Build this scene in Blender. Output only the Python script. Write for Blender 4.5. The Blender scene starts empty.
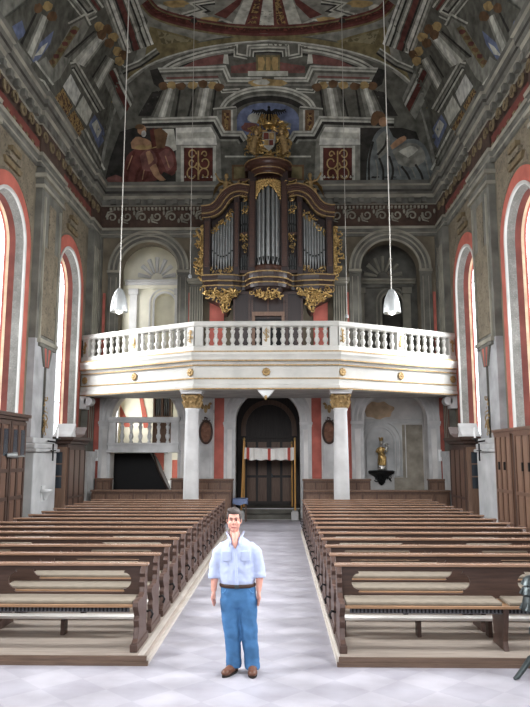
WIN_E, CH_E, SKY, EXPO = 440, 320, .55, .33
import bpy, bmesh, math, random
from mathutils import Vector, Matrix
random.seed(7)
PI = math.pi
scene = bpy.context.scene
COL = scene.collection

# ------------------------------------------------------------------ camera
F, CX, CY = 687.0, 265.0, 353.5
TH = math.atan(101.5 / F)
YAW = math.atan(14.5 / F * math.cos(TH))
CAM = (0.43, 0.0, 2.37)
_ct, _st, _cy, _sy = math.cos(TH), math.sin(TH), math.cos(YAW), math.sin(YAW)

def ray(px, py):
    a = (px - CX) / F; b = -(py - CY) / F
    x, y, z = a, _ct - b * _st, _st + b * _ct
    return (x * _cy - y * _sy, x * _sy + y * _cy, z)

def A(px, py, Y):
    """point of the plane y = Y seen in the photograph at (px, py)"""
    d = ray(px, py); t = (Y - CAM[1]) / d[1]
    return (CAM[0] + t * d[0], Y, CAM[2] + t * d[2])

# ------------------------------------------------------------------ materials
def lin(c):
    out = []
    for v in c[:3]:
        v = v / 255.0
        out.append(v / 12.92 if v <= 0.04045 else ((v + 0.055) / 1.055) ** 2.4)
    return (*out, 1.0)

MATS = {}
def _base(name):
    m = bpy.data.materials.new(name); m.use_nodes = True
    nt = m.node_tree; b = nt.nodes['Principled BSDF']
    MATS[name] = m
    return m, nt, b

def mat(name, rgb, rough=0.7, metal=0.0, noise=6.0, amount=0.25, bump=0.0, spec=0.3, detail=6):
    m, nt, b = _base(name)
    b.inputs['Roughness'].default_value = rough
    b.inputs['Metallic'].default_value = metal
    b.inputs['Specular IOR Level'].default_value = spec
    tc = nt.nodes.new('ShaderNodeTexCoord')
    n = nt.nodes.new('ShaderNodeTexNoise'); n.inputs['Scale'].default_value = noise; n.inputs['Detail'].default_value = detail
    nt.links.new(tc.outputs['Object'], n.inputs['Vector'])
    r = nt.nodes.new('ShaderNodeValToRGB')
    c = lin(rgb)
    r.color_ramp.elements[0].position = 0.3; r.color_ramp.elements[1].position = 0.7
    r.color_ramp.elements[0].color = tuple(x * (1 - amount) for x in c[:3]) + (1,)
    r.color_ramp.elements[1].color = tuple(min(1, x * (1 + amount * 0.6)) for x in c[:3]) + (1,)
    nt.links.new(n.outputs['Fac'], r.inputs['Fac'])
    nt.links.new(r.outputs['Color'], b.inputs['Base Color'])
    if bump:
        bp = nt.nodes.new('ShaderNodeBump'); bp.inputs['Strength'].default_value = bump; bp.inputs['Distance'].default_value = 0.02
        nt.links.new(n.outputs['Fac'], bp.inputs['Height']); nt.links.new(bp.outputs['Normal'], b.inputs['Normal'])
    return m

def ornament(name, rgb, fig, scale=4.0, width=0.12, rough=0.8, metal=0.0):
    """scrolling painted ornament: noise-bent cell edges of one colour on another"""
    m, nt, b = _base(name)
    b.inputs['Roughness'].default_value = rough; b.inputs['Metallic'].default_value = metal
    b.inputs['Specular IOR Level'].default_value = 0.2
    tc = nt.nodes.new('ShaderNodeTexCoord')
    n = nt.nodes.new('ShaderNodeTexNoise'); n.inputs['Scale'].default_value = scale * 0.8; n.inputs['Detail'].default_value = 2
    mx = nt.nodes.new('ShaderNodeMix'); mx.data_type = 'RGBA'; mx.blend_type = 'LINEAR_LIGHT'; mx.inputs[0].default_value = 0.25
    nt.links.new(tc.outputs['Object'], n.inputs['Vector'])
    nt.links.new(tc.outputs['Object'], mx.inputs[6]); nt.links.new(n.outputs['Color'], mx.inputs[7])
    v = nt.nodes.new('ShaderNodeTexVoronoi'); v.feature = 'DISTANCE_TO_EDGE'; v.inputs['Scale'].default_value = scale
    nt.links.new(mx.outputs[2], v.inputs['Vector'])
    r = nt.nodes.new('ShaderNodeValToRGB')
    r.color_ramp.elements[0].color = lin(fig); r.color_ramp.elements[0].position = width * 0.5
    r.color_ramp.elements[1].color = lin(rgb); r.color_ramp.elements[1].position = width
    nt.links.new(v.outputs['Distance'], r.inputs['Fac'])
    n2 = nt.nodes.new('ShaderNodeTexNoise'); n2.inputs['Scale'].default_value = 3; n2.inputs['Detail'].default_value = 6
    nt.links.new(tc.outputs['Object'], n2.inputs['Vector'])
    r2 = nt.nodes.new('ShaderNodeValToRGB'); r2.color_ramp.elements[0].color = (.62, .62, .62, 1); r2.color_ramp.elements[1].color = (1, 1, 1, 1)
    r2.color_ramp.elements[0].position = .3; r2.color_ramp.elements[1].position = .7
    nt.links.new(n2.outputs['Fac'], r2.inputs['Fac'])
    mu = nt.nodes.new('ShaderNodeMix'); mu.data_type = 'RGBA'; mu.blend_type = 'MULTIPLY'; mu.inputs[0].default_value = 1
    nt.links.new(r.outputs['Color'], mu.inputs[6]); nt.links.new(r2.outputs['Color'], mu.inputs[7])
    nt.links.new(mu.outputs[2], b.inputs['Base Color'])
    return m

def wood(name, rgb, rough=0.45, axis='X', scale=1.0, amount=0.35, spec=0.4):
    m, nt, b = _base(name)
    b.inputs['Roughness'].default_value = rough; b.inputs['Specular IOR Level'].default_value = spec
    tc = nt.nodes.new('ShaderNodeTexCoord'); mp = nt.nodes.new('ShaderNodeMapping')
    s = [14.0, 14.0, 14.0]; s['XYZ'.index(axis)] = 0.9
    mp.inputs['Scale'].default_value = [v * scale for v in s]
    nt.links.new(tc.outputs['Object'], mp.inputs['Vector'])
    n = nt.nodes.new('ShaderNodeTexNoise'); n.inputs['Scale'].default_value = 2.5; n.inputs['Detail'].default_value = 8; n.inputs['Roughness'].default_value = .65
    nt.links.new(mp.outputs['Vector'], n.inputs['Vector'])
    r = nt.nodes.new('ShaderNodeValToRGB'); c = lin(rgb)
    r.color_ramp.elements[0].position = .3; r.color_ramp.elements[1].position = .72
    r.color_ramp.elements[0].color = tuple(x * (1 - amount) for x in c[:3]) + (1,)
    r.color_ramp.elements[1].color = tuple(min(1, x * (1 + amount)) for x in c[:3]) + (1,)
    nt.links.new(n.outputs['Fac'], r.inputs['Fac']); nt.links.new(r.outputs['Color'], b.inputs['Base Color'])
    bp = nt.nodes.new('ShaderNodeBump'); bp.inputs['Strength'].default_value = .15; bp.inputs['Distance'].default_value = .01
    nt.links.new(n.outputs['Fac'], bp.inputs['Height']); nt.links.new(bp.outputs['Normal'], b.inputs['Normal'])
    return m

def emit(name, rgb, strength):
    m, nt, b = _base(name)
    b.inputs['Base Color'].default_value = lin(rgb)
    b.inputs['Emission Color'].default_value = lin(rgb); b.inputs['Emission Strength'].default_value = strength
    return m

def floor_mat():
    m, nt, b = _base('floor_tiles')
    tc = nt.nodes.new('ShaderNodeTexCoord'); mp = nt.nodes.new('ShaderNodeMapping')
    mp.inputs['Rotation'].default_value = (0, 0, PI / 4)
    nt.links.new(tc.outputs['Object'], mp.inputs['Vector'])
    ch = nt.nodes.new('ShaderNodeTexChecker'); ch.inputs['Scale'].default_value = 2.1
    ch.inputs['Color1'].default_value = lin((176, 173, 179)); ch.inputs['Color2'].default_value = lin((166, 163, 170))
    nt.links.new(mp.outputs['Vector'], ch.inputs['Vector'])
    n = nt.nodes.new('ShaderNodeTexNoise'); n.inputs['Scale'].default_value = 1.7; n.inputs['Detail'].default_value = 7
    nt.links.new(tc.outputs['Object'], n.inputs['Vector'])
    r = nt.nodes.new('ShaderNodeValToRGB'); r.color_ramp.elements[0].color = (.68, .67, .68, 1); r.color_ramp.elements[1].color = (1, 1, 1, 1)
    r.color_ramp.elements[0].position = .3; r.color_ramp.elements[1].position = .68
    nt.links.new(n.outputs['Fac'], r.inputs['Fac'])
    mu = nt.nodes.new('ShaderNodeMix'); mu.data_type = 'RGBA'; mu.blend_type = 'MULTIPLY'; mu.inputs[0].default_value = 1
    nt.links.new(ch.outputs['Color'], mu.inputs[6]); nt.links.new(r.outputs['Color'], mu.inputs[7])
    nt.links.new(mu.outputs[2], b.inputs['Base Color'])
    b.inputs['Roughness'].default_value = .42; b.inputs['Specular IOR Level'].default_value = .45
    w = nt.nodes.new('ShaderNodeTexNoise'); w.inputs['Scale'].default_value = 1.1; w.inputs['Detail'].default_value = 2
    mp2 = nt.nodes.new('ShaderNodeMapping'); mp2.inputs['Scale'].default_value = (.5, 2.2, 1)
    nt.links.new(tc.outputs['Object'], mp2.inputs['Vector']); nt.links.new(mp2.outputs['Vector'], w.inputs['Vector'])
    bp = nt.nodes.new('ShaderNodeBump'); bp.inputs['Strength'].default_value = .5; bp.inputs['Distance'].default_value = .05
    nt.links.new(w.outputs['Fac'], bp.inputs['Height']); nt.links.new(bp.outputs['Normal'], b.inputs['Normal'])
    return m

floor_mat()
mat('wall_upper', (110, 101, 85), .85, noise=1.3, amount=.45, detail=9)  # dingy paint; falloff of light up the walls is also put into it
mat('wall_lower', (216, 214, 210), .8, noise=1.2, amount=.3, detail=9)
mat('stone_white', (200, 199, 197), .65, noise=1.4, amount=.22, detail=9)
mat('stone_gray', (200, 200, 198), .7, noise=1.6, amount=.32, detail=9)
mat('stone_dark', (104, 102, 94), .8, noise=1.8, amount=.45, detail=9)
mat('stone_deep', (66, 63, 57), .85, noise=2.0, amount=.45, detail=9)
mat('stone_line', (140, 136, 122), .8, noise=1.6, amount=.35, detail=9)
mat('red_paint', (176, 98, 86), .8, noise=2.2, amount=.3)
mat('red_bright', (174, 96, 82), .8, noise=2.5, amount=.2)
mat('red_dark', (104, 56, 48), .85, noise=2.2, amount=.3)
mat('cream', (226, 222, 204), .8, noise=1.5, amount=.15)
mat('gallery_white', (184, 182, 175), .6, noise=1.6, amount=.16, detail=9)
mat('soffit', (168, 166, 160), .8, noise=1.5, amount=.25)
mat('frieze_ground', (72, 56, 47), .85, noise=3, amount=.4)
ornament('scroll_brown', (104, 94, 80), (128, 118, 100), 6.5, .3)
ornament('scroll_red', (86, 46, 40), (160, 124, 72), 5.0, .14)
ornament('scroll_gray', (134, 130, 120), (92, 90, 82), 6.0, .12)
ornament('leaf_gray', (160, 158, 150), (126, 124, 118), 16.0, .3)
mat('pier_gray', (158, 158, 158), .75, noise=1.6, amount=.32, detail=9)
mat('pedestal_stone', (178, 178, 177), .7, noise=1.4, amount=.25, detail=9)
mat('bead', (188, 186, 180), .8, noise=2, amount=.15)
wood('pew_wood', (68, 50, 42), .42, 'X')
wood('pew_rail', (138, 108, 88), .25, 'X', spec=.6)
wood('pew_edge', (146, 112, 82), .4, 'X')
wood('pew_end', (78, 59, 51), .45, 'Z')
wood('kneeler_wood', (232, 228, 222), .35, 'X', amount=.15)  # pale worn wood, whitened by window light put into the colour
wood('platform_wood', (160, 148, 136), .5, 'X', amount=.25)
wood('platform_edge', (104, 84, 70), .5, 'X')
wood('trim_wood', (190, 182, 172), .5, 'Y', amount=.15)
wood('oak', (94, 70, 57), .45, 'Z')
wood('oak_dark', (66, 49, 41), .5, 'Z')
wood('oak_mid', (114, 88, 71), .45, 'Z')
wood('door_wood', (58, 50, 46), .55, 'Z')
wood('organ_wood', (44, 30, 26), .38, 'Z')
wood('organ_trim', (70, 47, 37), .35, 'X')
wood('pole_wood', (214, 160, 88), .4, 'Z', amount=.2)
mat('cushion', (124, 114, 100), .9, noise=9, amount=.12)
mat('heater', (96, 94, 98), .5, noise=60, amount=.5)
mat('gold', (188, 156, 100), .4, .85, noise=22, amount=.55)
mat('gold_dull', (160, 134, 92), .55, .55, noise=12, amount=.35)
mat('pipe_tin', (150, 152, 150), .36, .75, noise=5, amount=.15)
mat('black', (18, 17, 17), .6, noise=5, amount=.2)
mat('bronze', (78, 84, 84), .35, .7, noise=20, amount=.3)
mat('lamp_metal', (150, 152, 150), .4, .5, noise=8, amount=.08)
mat('cable', (176, 172, 162), .6, amount=.05)
emit('bulb', (255, 252, 240), 4.0)
mat('scroll_dull', (112, 98, 74), .85, noise=5, amount=.4)
emit('pane', (244, 248, 255), 2.6)
emit('pane_soft', (244, 246, 250), 1.1)
mat('skin', (218, 160, 142), .5, noise=18, amount=.1)
mat('hair', (84, 76, 72), .6, noise=60, amount=.5)
mat('shirt', (186, 196, 224), .85, noise=9, amount=.1, bump=.35)
mat('shirt_dark', (120, 136, 196), .85, noise=9, amount=.2)
mat('jeans', (70, 114, 158), .9, noise=7, amount=.32, bump=.4)
mat('jeans_light', (92, 144, 192), .9, noise=8, amount=.25)
mat('belt', (62, 44, 36), .5)
mat('shoe', (104, 70, 54), .4, noise=12, amount=.3)
mat('sole', (40, 34, 30), .7)
mat('lip', (176, 96, 90), .5)
mat('eye', (40, 34, 32), .3)
mat('cloth_white', (246, 243, 236), .85, noise=4, amount=.08)
mat('cloth_red', (198, 96, 84), .85, noise=4, amount=.1)
mat('cloth_blue', (120, 134, 166), .85, noise=8, amount=.2)
mat('paper', (240, 240, 238), .7, amount=.03)
mat('terracotta', (128, 92, 74), .7, noise=9, amount=.35)
mat('silver', (190, 188, 180), .35, .8, noise=14, amount=.2)
mat('plaster_stain', (160, 152, 138), .85, noise=2.5, amount=.4, detail=10)
mat('ochre_stain', (204, 178, 148), .85, noise=3, amount=.3, detail=10)
mat('glass_dark', (50, 56, 62), .15, noise=3, amount=.2, spec=.6)
# fresco pigments
FR = {'lt': (182, 181, 168), 'md': (130, 129, 119), 'dk': (94, 93, 84), 'bk': (52, 50, 46), 'hi': (206, 205, 194), 'ol': (116, 106, 76),
      'rd': (98, 60, 54), 'rk': (84, 48, 42), 'oc': (164, 140, 96), 'br': (104, 80, 58), 'bl': (104, 112, 136), 'wh': (196, 195, 186),
      'rose': (116, 80, 74), 'robe': (108, 112, 110), 'skin': (160, 126, 98), 'shade': (56, 54, 50)}
for k, v in FR.items(): mat('fresco_' + k, v, .85, noise=3.5, amount=.48, detail=10, spec=.15)
ornament('fresco_scroll', (78, 52, 44), (156, 130, 84), 5.0, .16)
ornament('fresco_olive', (104, 96, 70), (142, 134, 104), 4.0, .2)
ornament('fresco_ring', (112, 60, 50), (70, 40, 34), 5.0, .25)

# ------------------------------------------------------------------ mesh builder
WL = {}                       # world location of every parented object
class MB:
    def __init__(s): s.v = []; s.f = []; s.m = []
    def add(s, vs, fs, mi=0):
        o = len(s.v); s.v += [tuple(p) for p in vs]
        for f in fs: s.f.append([o + i for i in f]); s.m.append(mi)
    def box(s, x0, x1, y0, y1, z0, z1, mi=0):
        s.add([(x0, y0, z0), (x1, y0, z0), (x1, y1, z0), (x0, y1, z0), (x0, y0, z1), (x1, y0, z1), (x1, y1, z1), (x0, y1, z1)],
              [(0, 3, 2, 1), (4, 5, 6, 7), (0, 1, 5, 4), (1, 2, 6, 5), (2, 3, 7, 6), (3, 0, 4, 7)], mi); return s
    def prism(s, poly, axis, a, b, mi=0):
        n = len(poly)
        def P(u, v, w): return {'x': (w, u, v), 'y': (u, w, v), 'z': (u, v, w)}[axis]
        vs = [P(u, v, a) for u, v in poly] + [P(u, v, b) for u, v in poly]
        fs = [tuple(range(n))[::-1], tuple(range(n, 2 * n))] + [(i, (i + 1) % n, n + (i + 1) % n, n + i) for i in range(n)]
        s.add(vs, fs, mi); return s
    def lathe(s, prof, c, seg=20, mi=0, a0=0, a1=2 * PI, sx=1, sy=1):
        full = abs(a1 - a0 - 2 * PI) < 1e-6; k = seg if full else seg + 1
        vs = []
        for r, z in prof:
            for i in range(k):
                a = a0 + (a1 - a0) * i / seg
                vs.append((c[0] + r * sx * math.cos(a), c[1] + r * sy * math.sin(a), c[2] + z))
        fs = []
        for j in range(len(prof) - 1):
            for i in range(seg):
                p, q = i, (i + 1) % k
                fs.append((j * k + p, j * k + q, (j + 1) * k + q, (j + 1) * k + p))
        if full:
            fs.append(tuple(range(k))[::-1]); fs.append(tuple((len(prof) - 1) * k + i for i in range(k)))
        s.add(vs, fs, mi); return s
    def ell(s, c, r, seg=12, rings=8, mi=0, rot=None):
        R = rot or Matrix.Identity(3); vs = []; fs = []
        for j in range(1, rings):
            t = PI * j / rings
            for i in range(seg):
                a = 2 * PI * i / seg
                p = R @ Vector((r[0] * math.sin(t) * math.cos(a), r[1] * math.sin(t) * math.sin(a), r[2] * math.cos(t)))
                vs.append((c[0] + p.x, c[1] + p.y, c[2] + p.z))
        top = R @ Vector((0, 0, r[2])); n = len(vs)
        vs += [(c[0] + top.x, c[1] + top.y, c[2] + top.z), (c[0] - top.x, c[1] - top.y, c[2] - top.z)]
        for j in range(rings - 2):
            for i in range(seg):
                q = (i + 1) % seg
                fs.append((j * seg + i, (j + 1) * seg + i, (j + 1) * seg + q, j * seg + q))
        for i in range(seg):
            q = (i + 1) % seg
            fs.append((n, i, q)); fs.append((n + 1, (rings - 2) * seg + q, (rings - 2) * seg + i))
        s.add(vs, fs, mi); return s
    def tube(s, pts, rad, seg=8, mi=0, flat=1.0, ref=None):
        pts = [Vector(p) for p in pts]; n = len(pts)
        rads = rad if isinstance(rad, (list, tuple)) else [rad] * n
        vs = []; fs = []; u = None
        for i, p in enumerate(pts):
            d = (pts[min(i + 1, n - 1)] - pts[max(i - 1, 0)]).normalized()
            if u is None:
                g = Vector(ref) if ref else (Vector((1, 0, 0)) if abs(d.x) < .9 else Vector((0, 1, 0)))
            else: g = u
            u = (g - d * g.dot(d)).normalized(); w = d.cross(u)
            for k in range(seg):
                a = 2 * PI * k / seg
                q = p + u * (rads[i] * math.cos(a)) + w * (rads[i] * flat * math.sin(a))
                vs.append(tuple(q))
        for i in range(n - 1):
            for k in range(seg):
                q = (k + 1) % seg
                fs.append((i * seg + k, i * seg + q, (i + 1) * seg + q, (i + 1) * seg + k))
        fs.append(tuple(range(seg))[::-1]); fs.append(tuple((n - 1) * seg + k for k in range(seg)))
        s.add(vs, fs, mi); return s
    def sweep(s, path, prof, mis=0, closed_prof=True, caps=True, side=1):
        """path: (x,y) polyline; prof: (out, z) points, out to the left of the path (side=1) with mitred corners"""
        n = len(path); k = len(prof); dirs = []
        for i in range(n - 1):
            dx, dy = path[i + 1][0] - path[i][0], path[i + 1][1] - path[i][1]
            l = math.hypot(dx, dy); dirs.append((dx / l, dy / l))
        vs = []
        for i in range(n):
            d0 = dirs[max(i - 1, 0)]; d1 = dirs[min(i, n - 2)]
            n0 = (-d0[1] * side, d0[0] * side); n1 = (-d1[1] * side, d1[0] * side)
            mx, my = n0[0] + n1[0], n0[1] + n1[1]; l2 = mx * mx + my * my
            sc = 2.0 / l2 if l2 > 1e-6 else 1
            for o, z in prof: vs.append((path[i][0] + mx * sc * o, path[i][1] + my * sc * o, z))
        o0 = len(s.v); s.v += vs
        segs = k if closed_prof else k - 1
        for i in range(n - 1):
            for j in range(segs):
                q = (j + 1) % k
                s.f.append([o0 + i * k + j, o0 + i * k + q, o0 + (i + 1) * k + q, o0 + (i + 1) * k + j])
                s.m.append(mis[j] if isinstance(mis, (list, tuple)) else mis)
        if caps and closed_prof:
            m0 = mis[0] if isinstance(mis, (list, tuple)) else mis
            s.f.append([o0 + j for j in range(k)][::-1]); s.m.append(m0)
            s.f.append([o0 + (n - 1) * k + j for j in range(k)]); s.m.append(m0)
        return s
    def build(s, name, mats, parent=None, smooth=False, bevel=0.0, kind=None, recalc=True, keep=False):
        mats = mats if isinstance(mats, (list, tuple)) else [mats]
        if parent is not None: off = WL.get(parent.name, (0, 0, 0))
        elif keep: off = (0, 0, 0)
        else:
            xs = [p[0] for p in s.v]; ys = [p[1] for p in s.v]; zs = [p[2] for p in s.v]
            off = ((min(xs) + max(xs)) / 2, (min(ys) + max(ys)) / 2, min(zs))
        me = bpy.data.meshes.new(name)
        me.from_pydata([(p[0] - off[0], p[1] - off[1], p[2] - off[2]) for p in s.v], [], s.f)
        for m in mats: me.materials.append(MATS[m])
        for p, mi in zip(me.polygons, s.m): p.material_index = mi
        if recalc:
            bm = bmesh.new(); bm.from_mesh(me); bmesh.ops.recalc_face_normals(bm, faces=bm.faces); bm.to_mesh(me); bm.free()
        if smooth:
            for p in me.polygons: p.use_smooth = True
            me.set_sharp_from_angle(angle=math.radians(40))
        o = bpy.data.objects.new(name, me); COL.objects.link(o)
        if parent is not None: o.parent = parent; WL[o.name] = off
        else: o.location = off; WL[o.name] = off
        if bevel:
            b = o.modifiers.new('bevel', 'BEVEL'); b.width = bevel; b.segments = 2; b.limit_method = 'ANGLE'
        if kind: o['kind'] = kind
        return o

def thing(name, label, cat, loc=(0, 0, 0), group=None):
    o = bpy.data.objects.new(name, None); COL.objects.link(o); o.location = loc; WL[o.name] = tuple(loc)
    o.empty_display_size = .1
    return tag(o, label, cat, group)
def tag(o, label, cat, group=None, kind='thing'):
    o['label'] = label; o['category'] = cat
    if kind: o['kind'] = kind
    if group: o['group'] = group
    return o
def struct(o, label=None):
    o['kind'] = 'structure'
    if label: o['label'] = label
    return o
def dup(root, loc, label=None):
    r = root.copy(); COL.objects.link(r); r.location = loc
    if label: r['label'] = label
    for ch in list(root.children):
        c = ch.copy(); COL.objects.link(c); c.parent = r
        for g in list(ch.children):
            d = g.copy(); COL.objects.link(d); d.parent = c
    return r

def arch_pts(c, r, z0, zs, seg=20, w=None):
    """outline (u, z) of an arched opening: jambs from z0 to the spring zs, half circle above"""
    w = w or r
    return [(c - r, z0)] + [(c - r * math.cos(PI * i / seg), zs + r * math.sin(PI * i / seg)) for i in range(seg + 1)] + [(c + r, z0)]

def plate(outer, holes, thick):
    """mesh data of a flat plate (u, v) with holes, extruded 0..thick in w"""
    cu = bpy.data.curves.new('plate', 'CURVE'); cu.dimensions = '2D'; cu.fill_mode = 'BOTH'; cu.extrude = thick / 2
    for pl in [outer] + holes:
        sp = cu.splines.new('POLY'); sp.points.add(len(pl) - 1)
        for p, q in zip(sp.points, pl): p.co = (q[0], q[1], 0, 1)
        sp.use_cyclic_u = True
    ob = bpy.data.objects.new('plate', cu); COL.objects.link(ob)
    dg = bpy.context.evaluated_depsgraph_get(); dg.update()
    me = bpy.data.meshes.new_from_object(ob.evaluated_get(dg))
    vs = [(v.co.x, v.co.y, v.co.z + thick / 2) for v in me.vertices]; fs = [tuple(p.vertices) for p in me.polygons]
    bpy.data.objects.remove(ob); bpy.data.curves.remove(cu); bpy.data.meshes.remove(me)
    return vs, fs
def add_plate(mb, outer, holes, thick, place, mi=0):
    vs, fs = plate(outer, holes, thick)
    mb.add([place(*v) for v in vs], fs, mi)

def bake(o, voxel=None, smooth_iter=0, wrinkle=0, wsize=.1):
    """apply a voxel remesh / smoothing so the pieces become one skin"""
    if voxel:
        r = o.modifiers.new('r', 'REMESH'); r.mode = 'VOXEL'; r.voxel_size = voxel; r.use_smooth_shade = True
    if smooth_iter:
        sm = o.modifiers.new('s', 'SMOOTH'); sm.iterations = smooth_iter; sm.factor = .5
    if wrinkle:
        tx = bpy.data.textures.new('folds', 'CLOUDS'); tx.noise_scale = wsize; tx.noise_depth = 1
        dm = o.modifiers.new('d', 'DISPLACE'); dm.texture = tx; dm.strength = wrinkle; dm.mid_level = .5; dm.texture_coords = 'LOCAL'
    dg = bpy.context.evaluated_depsgraph_get(); dg.update()
    me = bpy.data.meshes.new_from_object(o.evaluated_get(dg))
    old = o.data; mats = [m for m in old.materials]
    o.modifiers.clear(); o.data = me
    if not me.materials:
        for m in mats: me.materials.append(m)
    for p in me.polygons: p.use_smooth = True
    return o

def carve(mb, poly, Y, n, rmin=.03, rmax=.09, depth=.1, seed=1, mi=0):
    """gilded carving: scrolls and leaves filling an (x, z) outline in front of the plane y = Y"""
    rnd = random.Random(seed)
    xs = [p[0] for p in poly]; zs = [p[1] for p in poly]
    def inside(x, z):
        c = False; j = len(poly) - 1
        for i in range(len(poly)):
            (xi, zi), (xj, zj) = poly[i], poly[j]
            if (zi > z) != (zj > z) and x < (xj - xi) * (z - zi) / (zj - zi) + xi: c = not c
            j = i
        return c
    k = 0; tries = 0
    while k < n and tries < n * 40:
        tries += 1
        x, z = rnd.uniform(min(xs), max(xs)), rnd.uniform(min(zs), max(zs))
        if not inside(x, z): continue
        r = rnd.uniform(rmin, rmax); a0 = rnd.uniform(0, 2 * PI); sgn = rnd.choice((-1, 1))
        d = rnd.uniform(.2, 1) * depth
        if rnd.random() < .6:
            pts = []; T = 9
            for i in range(T):
                t = i / (T - 1); a = a0 + sgn * t * 4.2; rr = r * (1 - .75 * t)
                pts.append((x + rr * math.cos(a), Y - d - .03 * t, z + rr * math.sin(a)))
            mb.tube(pts, [r * .22 * (1 - .5 * i / T) for i in range(T)], 5, mi)
        else:
            R = Matrix.Rotation(a0, 3, 'Y')
            mb.ell((x, Y - d * .8, z), (r * .35, r * .3, r * .95), 6, 5, mi, R)
        k += 1
    return mb
# ------------------------------------------------------------------ room shell
W, END, SPR = 6.75, 26.0, 13.0
REAR = -4.0
WIN_Y = [22.72, 17.35, 11.98, 6.61]
WR, WZ0, WZS = 1.18, 2.75, 8.15
WO = 1.72

fl = MB(); fl.box(-7.6, 7.6, REAR, 30.5, -.2, 0); struct(fl.build('floor', 'floor_tiles', keep=True))

def arch_band(c, r0, r1, z0, zs, seg=24):
    return arch_pts(c, r1, z0, zs, seg) + arch_pts(c, r0, z0, zs, seg)[::-1]

def side_wall(sx, name):
    m = MB()
    P = lambda u, v, w: (sx * (W + w), u, v)
    add_plate(m, [(REAR, 0), (END + .6, 0), (END + .6, 13.2), (REAR, 13.2)],
              [arch_pts(y, WR, WZ0, WZS, 24) for y in WIN_Y], .7, P)
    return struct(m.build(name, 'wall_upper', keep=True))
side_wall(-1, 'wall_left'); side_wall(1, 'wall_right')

nwin = 0
for sx in (-1, 1):
    for y in WIN_Y:
        nwin += 1
        m = MB()
        P = lambda u, v, w, sx=sx: (sx * (W + w), u, v)
        add_plate(m, arch_band(y, 1.27, 1.66, WZ0, WZS), [], .03, lambda u, v, w: P(u, v, -w), 0)        # red band
        add_plate(m, arch_band(y, WR, 1.27, WZ0, WZS), [], .06, lambda u, v, w: P(u, v, -w), 1)        # white bead
        prof = [(WR, -.0), (1.11, .2), (1.08, .36), (1.06, .43), (1.03, .48)]
        rows = [arch_pts(y, r, WZ0, WZS, 24) for r, d in prof]
        for j in range(len(prof) - 1):
            n = len(rows[j])
            vs = [P(u, v, prof[j][1]) for u, v in rows[j]] + [P(u, v, prof[j + 1][1]) for u, v in rows[j + 1]]
            m.add(vs, [(i, i + 1, n + i + 1, n + i) for i in range(n - 1)], (2, 3, 4, 0)[j])
        m.add([P(y - WR, WZ0, 0), P(y + WR, WZ0, 0), P(y + WR, WZ0, .48), P(y - WR, WZ0, .48)], [(0, 1, 2, 3)], 1)
        win = struct(m.build('window_%d' % nwin, ['red_bright', 'bead', 'leaf_gray', 'red_dark', 'ochre_stain'], recalc=False))
        g = MB(); pl = arch_pts(y, 1.04, WZ0, WZS, 24)
        g.prism([(u, v) for u, v in pl], 'x', sx * (W + .48), sx * (W + .505)); g.build('window_pane', 'pane', win)
        b = MB()
        for k in range(1, 4): b.box(*sorted((sx * (W + .45), sx * (W + .48))), y - .97 + k * .485 - .015, y - .97 + k * .485 + .015, WZ0, WZS + .8)
        for k in range(9): b.box(*sorted((sx * (W + .45), sx * (W + .48))), y - .95, y + .95, WZ0 + k * .7, WZ0 + k * .7 + .03)
        b.build('window_bars', 'stone_gray', win)
        # daylight of this window
        ld = bpy.data.lights.new('window_daylight', 'AREA'); ld.shape = 'RECTANGLE'; ld.size = 1.8; ld.size_y = 5.8
        ld.energy = WIN_E * (1.0 if y > 15 else 1.6); ld.color = (.93, .96, 1.0); ld.spread = math.radians(120)
        lo = bpy.data.objects.new('window_daylight', ld); COL.objects.link(lo)
        lo.location = (sx * (W + .43), y, 5.9)
        d = Vector((-sx, 0, -.45)); lo.rotation_euler = d.to_track_quat('-Z', 'Y').to_euler()

# ------------------------------------------------------------------ ceiling (coved vault)
VH, RE, RS = 5.0, 3.7, 2.65
def vz(x, y):
    t = max(0, min((W - abs(x)) / RS, (END - y) / RE, 1)); return SPR + VH * math.sqrt(max(0, 1 - (1 - t) ** 2))
ts = [1 - math.cos(PI / 2 * i / 18) for i in range(19)]
xs = [-W + RS * t for t in ts]; xs += [-4.1 + 8.2 * i / 10 for i in range(1, 10)]; xs += [W - RS * t for t in ts[::-1]]
ys = [END - RE * t for t in ts] + [22.3 - 26.3 * i / 24 for i in range(1, 25)]
m = MB(); nx = len(xs)
m.v = [(x, y, vz(x, y)) for y in ys for x in xs]
for j in range(len(ys) - 1):
    for i in range(nx - 1):
        a, b, c, d = j * nx + i, j * nx + i + 1, (j + 1) * nx + i + 1, (j + 1) * nx + i
        m.f += [[a, b, d], [b, c, d]] if xs[i] > 0 else [[a, b, c], [a, c, d]]; m.m += [0, 0]
o = struct(m.build('ceiling', 'fresco_md', keep=True, recalc=False, smooth=True))

# ------------------------------------------------------------------ end wall with its five arches
LA = [(-4.66, 1.27), (4.78, 1.2)]; LZS = 3.65        # lower side arches
UA = [(-4.66, 1.14), (4.74, 1.14)]; UZS = 9.52       # upper side arches
DA, DR, DZS = -.01, 1.22, 3.62                       # door arch
m = MB(); P = lambda u, v, w: (u, END + w, v)
add_plate(m, [(-7.45, 0), (7.45, 0), (7.45, 5.5), (-7.45, 5.5)],
          [arch_pts(c, r, .01, LZS) for c, r in LA] + [arch_pts(DA, DR, .01, DZS)], .6, P, 0)
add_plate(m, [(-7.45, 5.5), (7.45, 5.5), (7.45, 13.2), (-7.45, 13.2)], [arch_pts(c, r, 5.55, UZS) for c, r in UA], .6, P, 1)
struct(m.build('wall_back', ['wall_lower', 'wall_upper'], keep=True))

tn = 0
def trim(mb, mats, **k):
    global tn
    tn += 1
    return struct(mb.build('trim_%d' % tn, mats, **k))

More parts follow.
